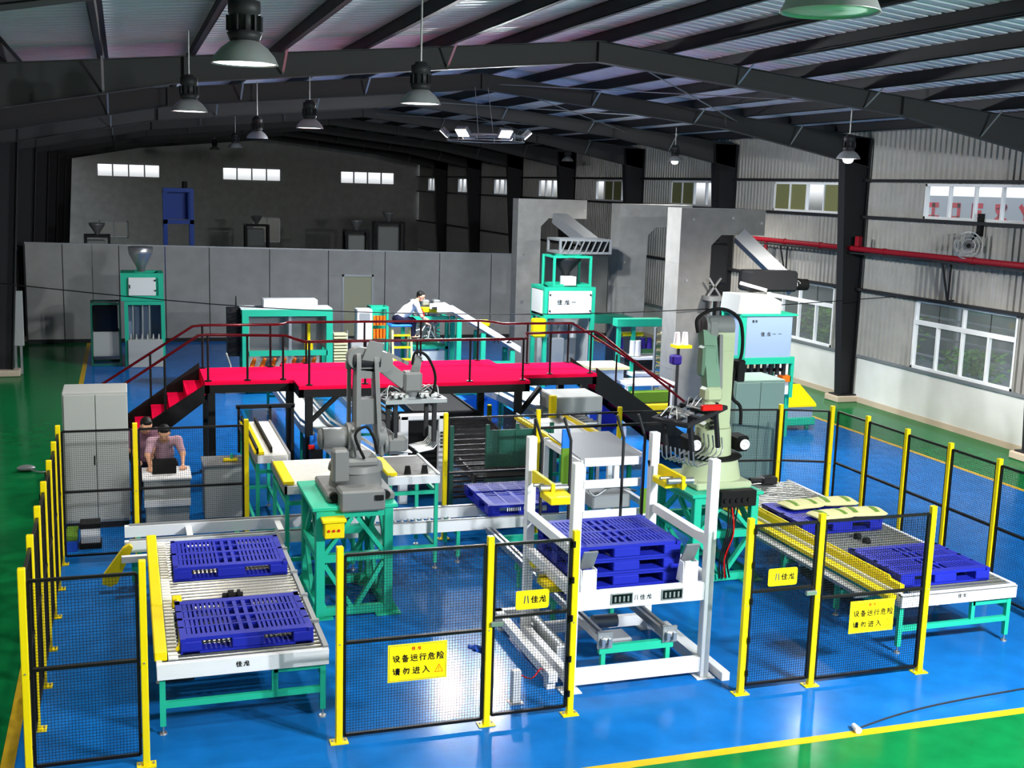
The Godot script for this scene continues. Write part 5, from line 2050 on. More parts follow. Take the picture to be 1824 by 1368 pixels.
	for x in [5.8, 6.6]:
		st = S()
		bx(st, x - 0.035, x + 0.035, 0.1, 0.9, 14.3, 14.36)
		bx(st, x - 0.035, x + 0.035, 0.45, 0.52, 14.0, 15.4)
		part("leg", st, M.teal, t)
	st = S()
	bx(st, 5.72, 6.72, 0.72, 0.8, 14.05, 14.1)
	part("cross_beam", st, M.teal, t)
	for q in [[5.36, M.sack_green, M.blue_bright], [6.52, M.blue_bright, M.sack_green]]:
		st = S()
		bx(st, q[0], float(q[0]) + 0.1, 1.35, 1.95, 13.86, 13.9)
		part("hanging_strip", st, q[1], t, "coloured hanging strip")
		st = S()
		bx(st, q[0], float(q[0]) + 0.1, 1.95 if q[0] < 6 else 1.0, 2.2 if q[0] < 6 else 1.35, 13.86, 13.9)
		part("hanging_strip", st, q[2], t, "coloured hanging strip")
	# infeed conveyor with yellow guards going back to the right
	t = belt_line("belt_conveyor", "grey belt conveyor with yellow side guards leading to the green robot", 6.36, 7.2, [[15.6, 1.3], [17.2, 1.3], [18.7, 1.32]], M.white, M.galv, M.teal, 0.1)
	for x in [6.29, 7.18]:
		st = S()
		bx(st, x, x + 0.07, 1.36, 1.42, 15.7, 18.6)
		part("chain_guard", st, M.yellow, t)
	t = thing("flattening_press", "grey flattening press over the right conveyor, below the end of the footbridge", "machine", V(7.5, 0, 19))
	st = S()
	bx(st, 7.1, 7.98, 1.4, 1.68, 18.75, 19.6, 0.015)
	part("hood", st, M.cab_grey, t)
	for x in [7.1, 7.92]:
		for d in [18.77, 19.52]:
			st = S()
			bx(st, x, x + 0.06, 0.0, 1.4, d, d + 0.06)
			part("post", st, M.galv, t)
	st = S()
	for k in 4:
		cyl(st, V(7.16, 1.18, 18.85 + 0.2 * k), V(7.92, 1.18, 18.85 + 0.2 * k), 0.05, -1, 12)
	part("press_rollers", st, M.steel, t)
	st = S()
	bx(st, 7.14, 7.94, 0.95, 1.06, 18.78, 19.55)
	part("bed", st, M.galv, t)
	st = S()
	bx(st, 6.98, 7.1, 1.3, 1.72, 18.7, 18.8, 0.01)
	part("side_cover", st, M.yellow, t)
	belt_line("belt_conveyor", "pale belt conveyor with white rails behind the grey flattening press", 7.1, 7.95, [[19.7, 1.15], [22.0, 1.1], [26.5, 0.9]], M.white, M.panel_white, M.teal, 0.16)
	t = thing("blue_bin", "deep blue plastic bin under the right stairs of the footbridge", "bin", V(9.35, 0, 21.9))
	st = S()
	prism(st, [[9.14, 0.42], [9.56, 0.42], [9.62, 1.12], [9.1, 1.12]], V(0, 0, 21.9), Vector3.RIGHT, Vector3.UP, 0.4)
	part("tub", st, M.pallet, t)
	st = S()
	bx(st, 9.08, 9.64, 1.1, 1.15, 21.68, 22.12, 0.01)
	part("rim", st, M.pallet, t)
	st = S()
	bx(st, 9.1, 9.6, 0.0, 0.42, 21.75, 22.05)
	part("stand", st, M.blue_bright, t)
	# low blue panel and yellow corner post in the open middle
	t = thing("blue_bench", "bright blue low bench with a teal frame seen under the bridge", "bench", V(7.3, 0, 24.5))
	st = S()
	bx(st, 6.2, 7.95, 0.05, 0.62, 24.4, 24.9, 0.02)
	part("body", st, M.blue_bright, t)
	for x in [6.15, 6.75, 7.95]:
		st = S()
		bx(st, x, x + 0.08, 0.0, 0.7, 24.3, 24.4)
		part("post", st, M.teal, t)
	t = thing("guide_post", "short yellow guide post behind the dark belt conveyor", "post", V(6.75, 0, 21.5))
	st = S()
	bx(st, 6.71, 6.79, 0.0, 1.05, 21.46, 21.54, 0.01)
	part("pole", st, M.yellow, t)
	st = S()
	bx(st, 6.65, 6.85, 0.0, 0.015, 21.4, 21.6)
	part("base_plate", st, M.yellow, t)

# ---------------------------------------------------------------- far machines
func frame_box(st: SurfaceTool, x0: float, x1: float, h0: float, h1: float, d0: float, d1: float, w: float) -> void:   # twelve bars round a box
	for x in [x0, x1 - w]:
		for d in [d0, d1 - w]:
			bx(st, x, x + w, h0, h1, d, d + w)
	for h in [h0, h1 - w]:
		for d in [d0, d1 - w]:
			bx(st, x0 + w, x1 - w, h, h + w, d, d + w)
		for x in [x0, x1 - w]:
			bx(st, x, x + w, h, h + w, d0 + w, d1 - w)

func build_far_machines() -> void:
	# tall green weighing machine far left
	var t := thing("packing_machine", "tall teal framed weighing machine with a steel hopper before the left partition panels", "machine", V(0.5, 0, 34.4))
	var st := S()
	frame_box(st, -0.1, 1.03, 1.85, 2.62, 33.8, 34.9, 0.14)
	bx(st, 0.02, 0.92, 1.95, 2.52, 33.86, 33.9)
	part("upper_frame", st, M.teal, t)
	st = S()
	bx(st, 0.1, 0.82, 2.0, 2.5, 33.78, 33.84, 0.01)
	part("door_panel", st, M.panel_white, t)
	st = S()
	for h in [2.12, 2.4]:
		bx(st, 0.78, 0.83, h, h + 0.04, 33.76, 33.785)
	bx(st, 0.12, 0.15, 2.2, 2.3, 33.76, 33.785)
	part("hinge", st, M.print_black, t)
	st = S()
	frame_box(st, -0.02, 1.05, 0.0, 1.84, 33.8, 34.9, 0.1)
	part("lower_frame", st, M.teal, t)
	st = S()
	bx(st, 0.08, 0.95, 0.1, 1.8, 34.8, 34.85)
	bx(st, 0.06, 0.08, 0.1, 1.8, 33.9, 34.8)
	bx(st, 0.95, 0.97, 0.1, 1.8, 33.9, 34.8)
	bx(st, 0.06, 0.97, 1.76, 1.8, 33.9, 34.8)
	part("casing", st, M.panel_blue, t)
	st = S()
	for x in [0.2, 0.46, 0.64]:
		cyl(st, V(x, 0.78, 33.95), V(x, 1.76, 33.95), 0.03, -1, 8)
	part("pipe", st, M.steel, t)
	st = S()
	bx(st, 0.05, 0.98, 0.0, 0.78, 33.7, 34.15, 0.015)
	part("cabinet", st, M.cab_grey, t)
	st = S()
	for k in 6:
		cyl(st, V(0.13 + 0.15 * k, 0.78, 33.85), V(0.13 + 0.15 * k, 0.92, 33.85), 0.035, 0.02, 8)
	part("valve", st, M.steel, t)
	st = S()
	lathe(st, V(0.45, 2.62, 34.35), [[0.1, 0.0], [0.12, 0.12], [0.32, 0.5], [0.34, 0.68], [0.3, 0.7], [0.0, 0.7]], 16)
	part("hopper", st, M.steel, t)
	t = thing("dark_machine", "dark squat machine standing left of the tall teal weighing machine", "machine", V(-0.45, 0, 34.6))
	st = S()
	bx(st, -0.85, -0.2, 0.95, 1.7, 34.2, 35.0, 0.03)
	part("upper_housing", st, M.glass_dark, t)
	st = S()
	bx(st, -0.88, -0.15, 0.25, 0.95, 34.2, 35.0, 0.02)
	part("lower_housing", st, M.cab_grey, t)
	st = S()
	frame_box(st, -0.92, -0.12, 0.0, 1.76, 34.15, 35.05, 0.05)
	part("frame", st, M.teal_dark, t)
	# big teal framed cabinet machine
	t = thing("packing_machine", "wide teal framed machine with a white box on top behind the left of the footbridge", "machine", V(3.9, 0, 29.7))
	st = S()
	frame_box(st, 2.72, 4.95, 0.05, 2.1, 29.1, 29.95, 0.16)
	bx(st, 2.85, 4.82, 0.95, 1.08, 29.1, 29.2)
	part("frame", st, M.teal, t)
	st = S()
	bx(st, 2.86, 4.82, 0.1, 2.0, 29.88, 29.92)
	bx(st, 2.86, 2.9, 0.1, 2.0, 29.2, 29.88)
	bx(st, 4.78, 4.82, 1.1, 2.0, 29.2, 29.88)
	bx(st, 3.86, 3.9, 1.1, 2.0, 29.25, 29.88)
	part("casing", st, M.cab_grey, t)
	st = S()
	bx(st, 3.86, 3.93, 0.7, 2.0, 29.15, 29.22)
	part("mast", st, M.galv, t)
	st = S()
	cyl(st, V(4.4, 1.1, 29.5), V(4.4, 1.75, 29.5), 0.05, -1, 10)
	bx(st, 4.3, 4.5, 1.05, 1.2, 29.4, 29.6)
	part("filling_nozzle", st, M.yellow, t)
	st = S()
	for k in 7:
		cyl(st, V(2.95 + 0.25 * k, 0.62, 29.3), V(3.05 + 0.25 * k, 0.85, 29.4), 0.07, 0.04, 8)
		cbox(st, V(3.0 + 0.25 * k, 0.45, 29.35), Vector3(0.14, 0.2, 0.16), 0.02)
	part("valve_block", st, M.orange, t)
	st = S()
	bx(st, 2.95, 3.5, 0.3, 0.6, 29.2, 29.6, 0.02)
	bx(st, 4.1, 4.75, 0.2, 0.52, 29.2, 29.6, 0.02)
	part("lower_box", st, M.panel_white, t)
	st = S()
	bx(st, 3.25, 4.6, 2.1, 2.34, 29.3, 29.75, 0.02)
	part("top_box", st, M.white, t)
	st = S()
	bx(st, 2.7, 4.95, 2.1, 2.13, 29.2, 29.95)
	part("top_sheet", st, M.white, t)
	st = S()
	bx(st, 2.4, 2.7, 0.9, 2.1, 29.5, 29.9)
	for k in 10:
		cyl(st, V(2.42, 1.0 + 0.11 * k, 29.45), V(2.68, 1.04 + 0.11 * k, 29.45), 0.02, -1, 6)
	part("cable_tower", st, M.dark_steel, t)
	st = S()
	cyl(st, V(2.6, 2.12, 29.4), V(2.6, 2.42, 29.4), 0.025, 0.012, 6)
	part("antenna", st, M.black, t)
	st = S()
	tube(st, [V(2.35, 1.0, 29.4), V(2.45, 0.7, 29.3), V(2.45, 0.35, 29.3), V(2.75, 0.35, 29.3)], 0.03, 6)
	bx(st, 2.3, 2.8, 0.0, 0.3, 29.2, 29.6)
	part("discharge_chute", st, M.steel, t)
	# white slatted stack to its right
	t = thing("filter_stack", "slim stack of white slats right of the wide teal framed machine", "rack", V(5.25, 0, 29.6))
	for k in 14:
		st = S()
		bx(st, 5.05, 5.4, 0.35 + 0.08 * k, 0.40 + 0.08 * k, 29.5, 29.8)
		part("slat", st, M.cream, t)
	st = S()
	for x in [5.03, 5.4]:
		bx(st, x, x + 0.03, 0.0, 1.5, 29.6, 29.7)
	part("side_frame", st, M.galv, t)
	t = thing("control_box", "white control cabinet with a small screen behind the middle of the footbridge", "cabinet", V(5.95, 0, 30))
	st = S()
	bx(st, 5.72, 6.12, 1.2, 2.02, 29.9, 30.3, 0.02)
	part("upper_box", st, M.white, t)
	st = S()
	bx(st, 5.78, 6.06, 1.7, 1.92, 29.89, 29.91)
	part("screen", st, M.galv, t)
	st = S()
	bx(st, 5.55, 6.15, 0.05, 1.2, 29.85, 30.4, 0.02)
	part("lower_box", st, M.cab_grey, t)
	t = thing("tool_cabinet", "teal open fronted cabinet left of the seated worker", "cabinet", V(6.35, 0, 30.4))
	st = S()
	frame_box(st, 6.14, 6.62, 0.0, 2.05, 30.2, 30.7, 0.06)
	bx(st, 6.14, 6.62, 0.0, 2.05, 30.66, 30.7)
	part("shell", st, M.teal, t)
	st = S()
	for h in [1.2, 1.55]:
		for k in 4:
			bx(st, 6.22 + 0.09 * k, 6.28 + 0.09 * k, h, h + 0.25, 30.25, 30.4)
	part("fuses", st, M.orange, t)
	# step ladder with stool
	t = thing("step_ladder", "yellow green step ladder with a blue seat pad under the seated worker", "ladder", V(6.6, 0, 28.7))
	for x in [6.36, 6.84]:
		st = S()
		bar(st, V(x, 0.0, 28.3), V(x, 1.74, 28.6), 0.05, 0.05)
		bar(st, V(x, 0.0, 29.1), V(x, 1.74, 28.8), 0.05, 0.05)
		part("stile", st, M.sack, t)
	for k in 5:
		st = S()
		bx(st, 6.36, 6.84, 0.28 + 0.3 * k, 0.32 + 0.3 * k, 28.34 + 0.05 * k, 28.46 + 0.05 * k)
		part("step", st, M.yellow, t)
	st = S()
	bx(st, 6.3, 6.9, 1.72, 1.78, 28.5, 28.95, 0.02)
	part("seat_pad", st, M.blue_bright, t)
	# packing table machine the worker leans on
	t = thing("bag_filling_bench", "cluttered teal bench with orange and silver parts right of the seated worker", "machine", V(7.4, 0, 29.4))
	st = S()
	frame_box(st, 6.95, 8.0, 0.0, 1.9, 29.2, 30.2, 0.09)
	bx(st, 6.95, 8.0, 1.05, 1.12, 29.2, 30.2)
	part("frame", st, M.teal, t)
	st = S()
	bx(st, 7.0, 7.95, 0.3, 1.0, 29.24, 29.3)
	part("panel", st, M.panel_white, t)
	st = S()
	var rng := RandomNumberGenerator.new()
	rng.seed = 4
	for k in 34:
		cyl(st, V(7.0 + rng.randf() * 0.9, 1.2 + rng.randf() * 0.9, 29.2 + rng.randf() * 0.3), V(7.0 + rng.randf() * 0.9, 1.3 + rng.randf() * 0.8, 29.4 + rng.randf() * 0.5), 0.03, -1, 6)
	part("linkage", st, M.steel, t)
	st = S()
	bx(st, 7.3, 7.75, 2.0, 2.12, 29.2, 29.5, 0.02)
	part("sealing_head", st, M.yellow, t)
	st = S()
	bx(st, 7.22, 7.34, 1.9, 2.03, 29.18, 29.4, 0.01)
	part("actuator", st, M.red_paint, t)
	for k in 3:
		st = S()
		bx(st, 7.05 + 0.3 * k, 7.25 + 0.3 * k, 2.14, 2.3, 29.5, 29.8, 0.03)
		part("air_unit", st, M.galv, t)
	# sloping conveyor
	t = thing("sloping_conveyor", "white sided sloping conveyor coming down to the right of the seated worker", "conveyor", V(8.6, 0, 29))
	st = S()
	for d in [28.35, 29.1]:
		prism(st, [[7.45, 2.25], [7.85, 2.28], [9.7, 1.2], [9.7, 1.04], [7.85, 2.12], [7.45, 2.11]], V(0, 0, d), Vector3.RIGHT, Vector3.UP, 0.03)
	part("side_plate", st, M.white, t)
	st = S()
	bar(st, V(7.5, 2.15, 28.72), V(7.85, 2.17, 28.72), 0.7, 0.02)
	bar(st, V(7.85, 2.17, 28.72), V(9.7, 1.09, 28.72), 0.7, 0.02)
	part("belt", st, M.rubber, t)
	for x in [8.05, 8.7, 9.5]:
		for d in [28.42, 29.03]:
			st = S()
			var h: float = 2.05 - (x - 7.85) * 0.58
			bx(st, x - 0.06, x + 0.06, 0.0, h, d - 0.05, d + 0.05)
			part("leg", st, M.teal, t)
	st = S()
	for h in [0.4, 0.75]:
		bx(st, 8.05, 9.5, h, h + 0.07, 28.39, 28.45)
	part("stretcher", st, M.teal, t)
	st = S()
	write(st, "n-2", V(8.95, 1.46, 28.33), Vector3.RIGHT, Vector3.UP, 0.16, 0.17, 0.03, Vector3.BACK)
	part("lettering", st, M.print_black, t)
	st = S()
	bx(st, 8.75, 9.1, 1.62, 1.8, 29.1, 29.35, 0.04)
	part("motor_cover", st, M.yellow, t)
	st = S()
	for k in 12:
		bx(st, 8.15 + 0.11 * k, 8.2 + 0.11 * k, 0.5, 0.72, 28.6, 28.9)
	part("cable_bundle", st, M.print_red, t)
	# packing machine on the middle right, with open frame above
	t = thing("packing_machine", "teal weighing machine with white front panel and open top frame below the farthest elevator", "machine", V(11.4, 0, 29.6))
	st = S()
	frame_box(st, 10.55, 12.0, 1.85, 2.68, 29.0, 30.1, 0.1)
	bx(st, 10.6, 11.95, 1.9, 2.63, 29.08, 29.1)
	bx(st, 10.55, 10.6, 1.9, 2.6, 29.1, 30.0)
	part("body", st, M.teal, t)
	st = S()
	bx(st, 10.68, 11.9, 1.97, 2.58, 28.985, 29.05, 0.01)
	part("front_panel", st, M.panel_white, t)
	st = S()
	write(st, "佳龙-", V(10.9, 2.36, 28.98), Vector3.RIGHT, Vector3.UP, 0.15, 0.2, 0.02, Vector3.BACK)
	part("lettering", st, M.print_grey, t)
	st = S()
	for x in [10.7, 11.85]:
		for h in [2.05, 2.48]:
			cyl(st, V(x, h, 28.99), V(x, h, 28.96), 0.025, -1, 8)
	part("bolt", st, M.print_black, t)
	st = S()
	bx(st, 10.52, 10.56, 1.97, 2.58, 29.15, 29.95)
	part("side_panel", st, M.panel_white, t)
	st = S()
	frame_box(st, 10.85, 11.95, 2.68, 3.5, 29.2, 30.1, 0.06)
	bx(st, 10.75, 10.8, 2.68, 3.5, 29.8, 29.85)
	part("top_frame", st, M.teal, t)
	st = S()
	lathe(st, V(11.35, 2.95, 29.6), [[0.1, 0.0], [0.12, 0.1], [0.4, 0.4], [0.42, 0.5], [0.0, 0.5]], 16)
	part("hopper", st, M.dark_steel, t)
	st = S()
	bx(st, 11.15, 11.5, 2.7, 2.95, 29.15, 29.5, 0.02)
	part("drive_box", st, M.panel_white, t)
	for x in [10.6, 11.95]:
		for d in [29.05, 30.0]:
			st = S()
			bx(st, x - 0.05, x + 0.05, 0.0, 1.85, d - 0.05, d + 0.05)
			part("leg", st, M.teal, t)
	st = S()
	bx(st, 10.75, 11.9, 0.2, 1.84, 30.0, 30.05)
	bx(st, 11.88, 11.9, 0.2, 1.84, 29.15, 30.0)
	part("casing", st, M.cab_grey, t)
	st = S()
	bx(st, 10.25, 10.6, 1.35, 1.85, 28.9, 29.2, 0.04)
	part("fan_cover", st, M.yellow, t)
	st = S()
	cyl(st, V(11.1, 0.7, 29.3), V(11.1, 1.7, 29.3), 0.04, -1, 8)
	cyl(st, V(11.5, 1.3, 29.3), V(11.5, 1.7, 29.3), 0.12, 0.05, 10)
	bx(st, 10.8, 11.2, 0.5, 1.3, 29.1, 29.4, 0.02)
	part("clamp_unit", st, M.galv, t)
	st = S()
	prism(st, [[12.0, 1.95], [13.1, 1.88], [13.1, 1.7], [12.0, 1.72]], V(0, 0, 29.3), Vector3.RIGHT, Vector3.UP, 0.8)
	part("outfeed_shelf", st, M.teal_dark, t)
	# sewing station
	t = thing("sewing_station", "teal gantry sewing station with purple thread cones right of the footbridge stairs", "machine", V(12.6, 0, 27.6))
	st = S()
	bx(st, 11.8, 13.05, 1.86, 2.06, 27.0, 27.3, 0.01)
	for x in [11.85, 12.25]:
		bx(st, x, x + 0.09, 0.0, 1.86, 27.05, 27.15)
	part("gantry", st, M.teal, t)
	st = S()
	bx(st, 12.0, 12.6, 1.6, 1.7, 27.1, 27.3, 0.02)
	part("thread_guide", st, M.yellow, t)
	for x in [11.98, 12.6, 12.78]:
		st = S()
		cyl(st, V(x, 1.28, 27.15), V(x, 1.56, 27.15), 0.09, 0.06, 12)
		part("thread_cone", st, M.purple, t)
	st = S()
	cyl(st, V(12.42, 1.1, 27.1), V(12.42, 1.5, 27.1), 0.1, -1, 12)
	cyl(st, V(12.3, 1.1, 27.1), V(12.3, 1.5, 27.1), 0.08, -1, 12)
	part("bobbin", st, M.white, t)
	st = S()
	bx(st, 12.2, 13.1, 1.02, 1.08, 26.9, 27.6)
	part("table_top", st, M.white, t)
	st = S()
	bx(st, 12.3, 13.0, 0.3, 0.98, 27.2, 27.6, 0.02)
	part("dark_box", st, M.dark_steel, t)
	st = S()
	bx(st, 12.2, 13.0, 0.6, 0.7, 26.8, 27.2, 0.01)
	part("shelf", st, M.white, t)
	t = thing("spare_rack", "slim rack of cream rolls standing at the foot of the pale elevator leg", "rack", V(12.1, 0, 25.0))
	st = S()
	for x in [11.92, 12.26]:
		bx(st, x - 0.015, x + 0.015, 0.0, 2.1, 24.95, 25.05)
	part("side_frame", st, M.galv, t)
	for k in 9:
		st = S()
		cyl(st, V(11.94, 0.4 + 0.19 * k, 25.0), V(12.24, 0.4 + 0.19 * k, 25.0), 0.065, -1, 10)
		part("roll", st, M.cream, t)
	# cream topped unit and painted drum beside the right stairs
	t = thing("cream_topped_unit", "blue grey cabinet with a cream top beyond the right stairs of the footbridge", "cabinet", V(9.95, 0, 23.6))
	st = S()
	bx(st, 9.65, 10.35, 0.25, 1.4, 23.2, 24.0, 0.02)
	part("body", st, M.panel_blue, t)
	st = S()
	obox(st, V(10.0, 1.44, 23.6), Vector3(0.9, 0.06, 0.95))
	part("lid", st, M.cream, t)
	st = S()
	bx(st, 9.7, 10.3, 0.0, 0.25, 23.3, 23.9)
	part("plinth", st, M.teal_dark, t)
	t = thing("bag_pile_table", "white bench with green and yellow printed bags beyond the right stairs", "bench", V(10.8, 0, 23.0))
	st = S()
	bx(st, 10.2, 11.35, 1.12, 1.18, 22.7, 23.4)
	for x in [10.24, 11.3]:
		bx(st, x - 0.03, x + 0.03, 0.0, 1.12, 22.75, 22.81)
	part("bench", st, M.white, t)
	st = S()
	bx(st, 10.25, 11.2, 0.75, 1.02, 22.6, 22.75, 0.03)
	part("green_bags", st, M.sack_green, t)
	st = S()
	bx(st, 10.4, 11.2, 0.5, 0.74, 22.55, 22.7, 0.03)
	part("yellow_bags", st, M.yellow, t)
	t = thing("thread_shelf", "small yellow shelf with white cones left of the pale green robot", "shelf", V(10.9, 0, 21.6))
	st = S()
	bx(st, 10.75, 11.1, 2.1, 2.16, 21.5, 21.8)
	part("board", st, M.yellow, t)
	for x in [10.82, 11.0]:
		st = S()
		cyl(st, V(x, 2.16, 21.65), V(x, 2.42, 21.65), 0.075, 0.05, 12)
		part("cone", st, M.white, t)
	st = S()
	bx(st, 10.9, 10.95, 0.0, 2.1, 21.75, 21.8)
	part("stand", st, M.dark_steel, t)
	st = S()
	bx(st, 10.7, 10.92, 1.75, 1.95, 21.55, 21.75, 0.03)
	part("purple_bin", st, M.purple, t)
	# right hand packing machine with hopper
	t = thing("packing_machine", "teal framed packing machine with blue grey front and white hopper by the right wall", "machine", V(13.3, 0, 22.6))
	st = S()
	bx(st, 12.62, 13.75, 1.78, 2.7, 22.0, 22.9, 0.015)
	part("front_panel", st, M.panel_blue, t)
	st = S()
	bx(st, 12.6, 13.8, 1.66, 1.8, 21.97, 22.95)
	bx(st, 12.5, 12.62, 0.9, 2.7, 22.0, 22.1)
	bx(st, 12.5, 12.62, 0.9, 2.7, 22.8, 22.9)
	bx(st, 13.78, 13.86, 0.9, 1.8, 22.0, 22.1)
	bx(st, 13.78, 13.86, 0.9, 1.8, 22.8, 22.9)
	bx(st, 12.5, 13.86, 2.7, 2.74, 21.98, 22.92)
	part("frame", st, M.teal, t)
	st = S()
	write(st, "佳龙--", V(12.98, 2.36, 21.998), Vector3.RIGHT, Vector3.UP, 0.1, 0.14, 0.014, Vector3.BACK)
	write(st, "佳龙", V(12.75, 2.62, 21.998), Vector3.RIGHT, Vector3.UP, 0.06, 0.07, 0.012, Vector3.BACK)
	part("lettering", st, M.print_grey, t)
	st = S()
	prism(st, [[12.45, 2.74], [13.5, 2.74], [13.5, 3.0], [13.2, 3.14], [12.5, 3.14]], V(0, 0, 22.5), Vector3.RIGHT, Vector3.UP, 0.8)
	part("hopper", st, M.cab_grey, t)
	st = S()
	for k in 7:
		cyl(st, V(12.7 + 0.16 * k, 1.4, 22.1), V(12.7 + 0.16 * k, 1.66, 22.1), 0.05, -1, 8)
	bx(st, 12.7, 13.7, 1.45, 1.52, 22.2, 22.3)
	part("nozzles", st, M.dark_steel, t)
	st = S()
	bx(st, 12.5, 13.86, 0.95, 1.25, 22.05, 22.9, 0.02)
	part("clamp_housing", st, M.white, t)
	st = S()
	cyl(st, V(12.9, 0.95, 21.95), V(12.9, 1.4, 21.95), 0.1, 0.06, 10)
	part("spout", st, M.black, t)
	st = S()
	bx(st, 13.6, 13.8, 1.25, 1.38, 22.0, 22.2)
	part("beacon", st, M.orange, t)
	for x in [12.55, 13.8]:
		st = S()
		bx(st, x - 0.05, x + 0.05, 0.0, 0.95, 22.1, 22.2)
		part("leg", st, M.teal, t)
	# white and yellow printer cabinet
	t = thing("printer_cabinet", "white cabinet with a yellow sloping lid by the right wall", "cabinet", V(14.5, 0, 23.0))
	st = S()
	bx(st, 14.1, 14.85, 0.22, 0.56, 22.65, 23.4, 0.02)
	part("body", st, M.panel_blue, t)
	st = S()
	prism(st, [[22.6, 0.6], [22.66, 0.64], [23.35, 0.95], [23.4, 0.9], [23.4, 0.55], [22.6, 0.55]], V(14.5, 0, 0), Vector3.FORWARD, Vector3.UP, 0.78)
	part("lid", st, M.yellow, t)
	st = S()
	bx(st, 14.02, 14.09, 0.22, 0.86, 22.62, 23.4)
	bx(st, 14.1, 14.6, 0.9, 1.38, 23.4, 23.55, 0.02)
	bx(st, 14.1, 14.85, 0.22, 0.9, 23.41, 23.55, 0.02)
	part("head", st, M.white, t)
	st = S()
	write(st, "TAE", V(14.2, 1.2, 23.398), Vector3.RIGHT, Vector3.UP, 0.09, 0.1, 0.022, Vector3.BACK)
	part("lettering", st, M.print_black, t)
	st = S()
	bx(st, 14.0, 14.9, 0.12, 0.3, 22.6, 23.4, 0.02)
	for x in [14.1, 14.8]:
		cyl(st, V(x, 0.0, 22.8), V(x, 0.12, 22.8), 0.05, -1, 8)
	part("base", st, M.teal, t)

# ---------------------------------------------------------------- grey Z bucket elevators
func elevator(label: String, x0: float, x1: float, h: float, d0: float, d1: float, lw: float, arm: float, lm: Material) -> Node3D:
	var t := thing("bucket_elevator", label, "elevator", V((x0 + x1) / 2, 0, (d0 + d1) / 2))
	var dm := (d0 + d1) / 2
	var th := d1 - d0
	var st := S()
	var c := 0.24
	prism(st, [[x0, 0.0], [x0 + lw, 0.0], [x0 + lw, h - arm - c], [x0 + lw + c, h - arm], [x1, h - arm], [x1, h], [x0, h]], V(0, 0, dm), Vector3.RIGHT, Vector3.UP, th)
	part("casing", st, lm, t)
	st = S()
	for q in [[x0 + 0.3, h - 0.25], [x0 + lw + 0.5, h - 0.2], [x1 - 0.1, h - 0.3], [x0 + 0.2, h - 1.6], [x0 + 0.2, h - 3.0]]:
		cyl(st, V(q[0], q[1], d0), V(q[0], q[1], d0 - 0.02), 0.035, -1, 8)
	part("inspection_bolt", st, M.steel, t)
	st = S()
	for hh in [1.3, 2.6, 3.7]:
		bx(st, x0 - 0.004, x0 + lw + 0.004, hh, hh + 0.012, d0 - 0.004, d1 + 0.004)
	part("casing_joint", st, lm, t)
	return t

func build_elevators() -> void:
	var t := elevator("grey bent bucket elevator farthest left, above the teal machine with a white panel", 10.95, 13.1, 4.94, 32.6, 33.1, 0.72, 0.55, M.portal)
	var st := S()
	bar(st, V(12.2, 4.4, 32.5), V(12.5, 3.75, 30.6), 0.45, 0.3)
	part("discharge_chute", st, M.galv, t)
	t = thing("feed_hopper", "dark rimmed catwalk hopper between the farthest elevator and the teal machine", "hopper", V(11.9, 3.5, 29.9))
	st = S()
	frame_box(st, 11.0, 12.5, 3.55, 3.95, 29.2, 30.2, 0.06)
	part("rim", st, M.galv, t)
	st = S()
	for k in 8:
		bar(st, V(11.05 + 0.17 * k, 3.58, 29.2), V(11.2 + 0.17 * k, 3.92, 29.2), 0.03, 0.03)
	part("lattice", st, M.galv, t)
	st = S()
	bx(st, 11.95, 12.45, 3.6, 3.9, 29.25, 30.1)
	part("dark_panel", st, M.glass_dark, t)
	t = elevator("grey bent bucket elevator in the middle, half hidden by the pale one", 13.0, 15.2, 4.9, 29.9, 30.5, 0.86, 0.62, M.portal)
	t = elevator("pale sided bent bucket elevator nearest, behind the green robot", 11.74, 13.85, 4.93, 23.6, 24.3, 0.78, 0.58, M.portal)
	st = S()
	bar(st, V(13.25, 4.35, 23.7), V(14.3, 3.2, 22.9), 0.3, 0.28, Vector3.BACK)
	part("discharge_chute", st, M.galv, t)
	st = S()
	bx(st, 12.55, 13.2, 3.2, 4.15, 24.0, 24.5, 0.05)
	part("drive_housing", st, M.dark_steel, t)
	st = S()
	bx(st, 12.35, 12.8, 2.9, 3.0, 23.2, 23.6)
	for x in [12.45, 12.62]:
		cyl(st, V(x, 2.0, 23.3), V(x, 2.9, 23.3), 0.04, -1, 8)
	bar(st, V(12.4, 3.0, 23.4), V(12.7, 3.4, 23.4), 0.04, 0.04)
	bar(st, V(12.7, 3.0, 23.4), V(12.4, 3.4, 23.4), 0.04, 0.04)
	part("spout_linkage", st, M.steel, t)
	t = thing("feed_hopper", "dark motor and rail head at the lower end of the nearest elevator chute", "hopper", V(13.9, 3.1, 22.8))
	st = S()
	bx(st, 13.0, 14.2, 3.16, 3.62, 22.6, 23.2, 0.05)
	part("body", st, M.dark_steel, t)
	st = S()
	cyl(st, V(14.3, 3.3, 22.9), V(14.6, 3.3, 22.9), 0.13, -1, 14)
	part("motor", st, M.rubber, t)
	st = S()
	bar(st, V(12.75, 3.36, 22.6), V(13.4, 3.2, 22.6), 0.06, 0.07)
	part("rail", st, M.white, t)

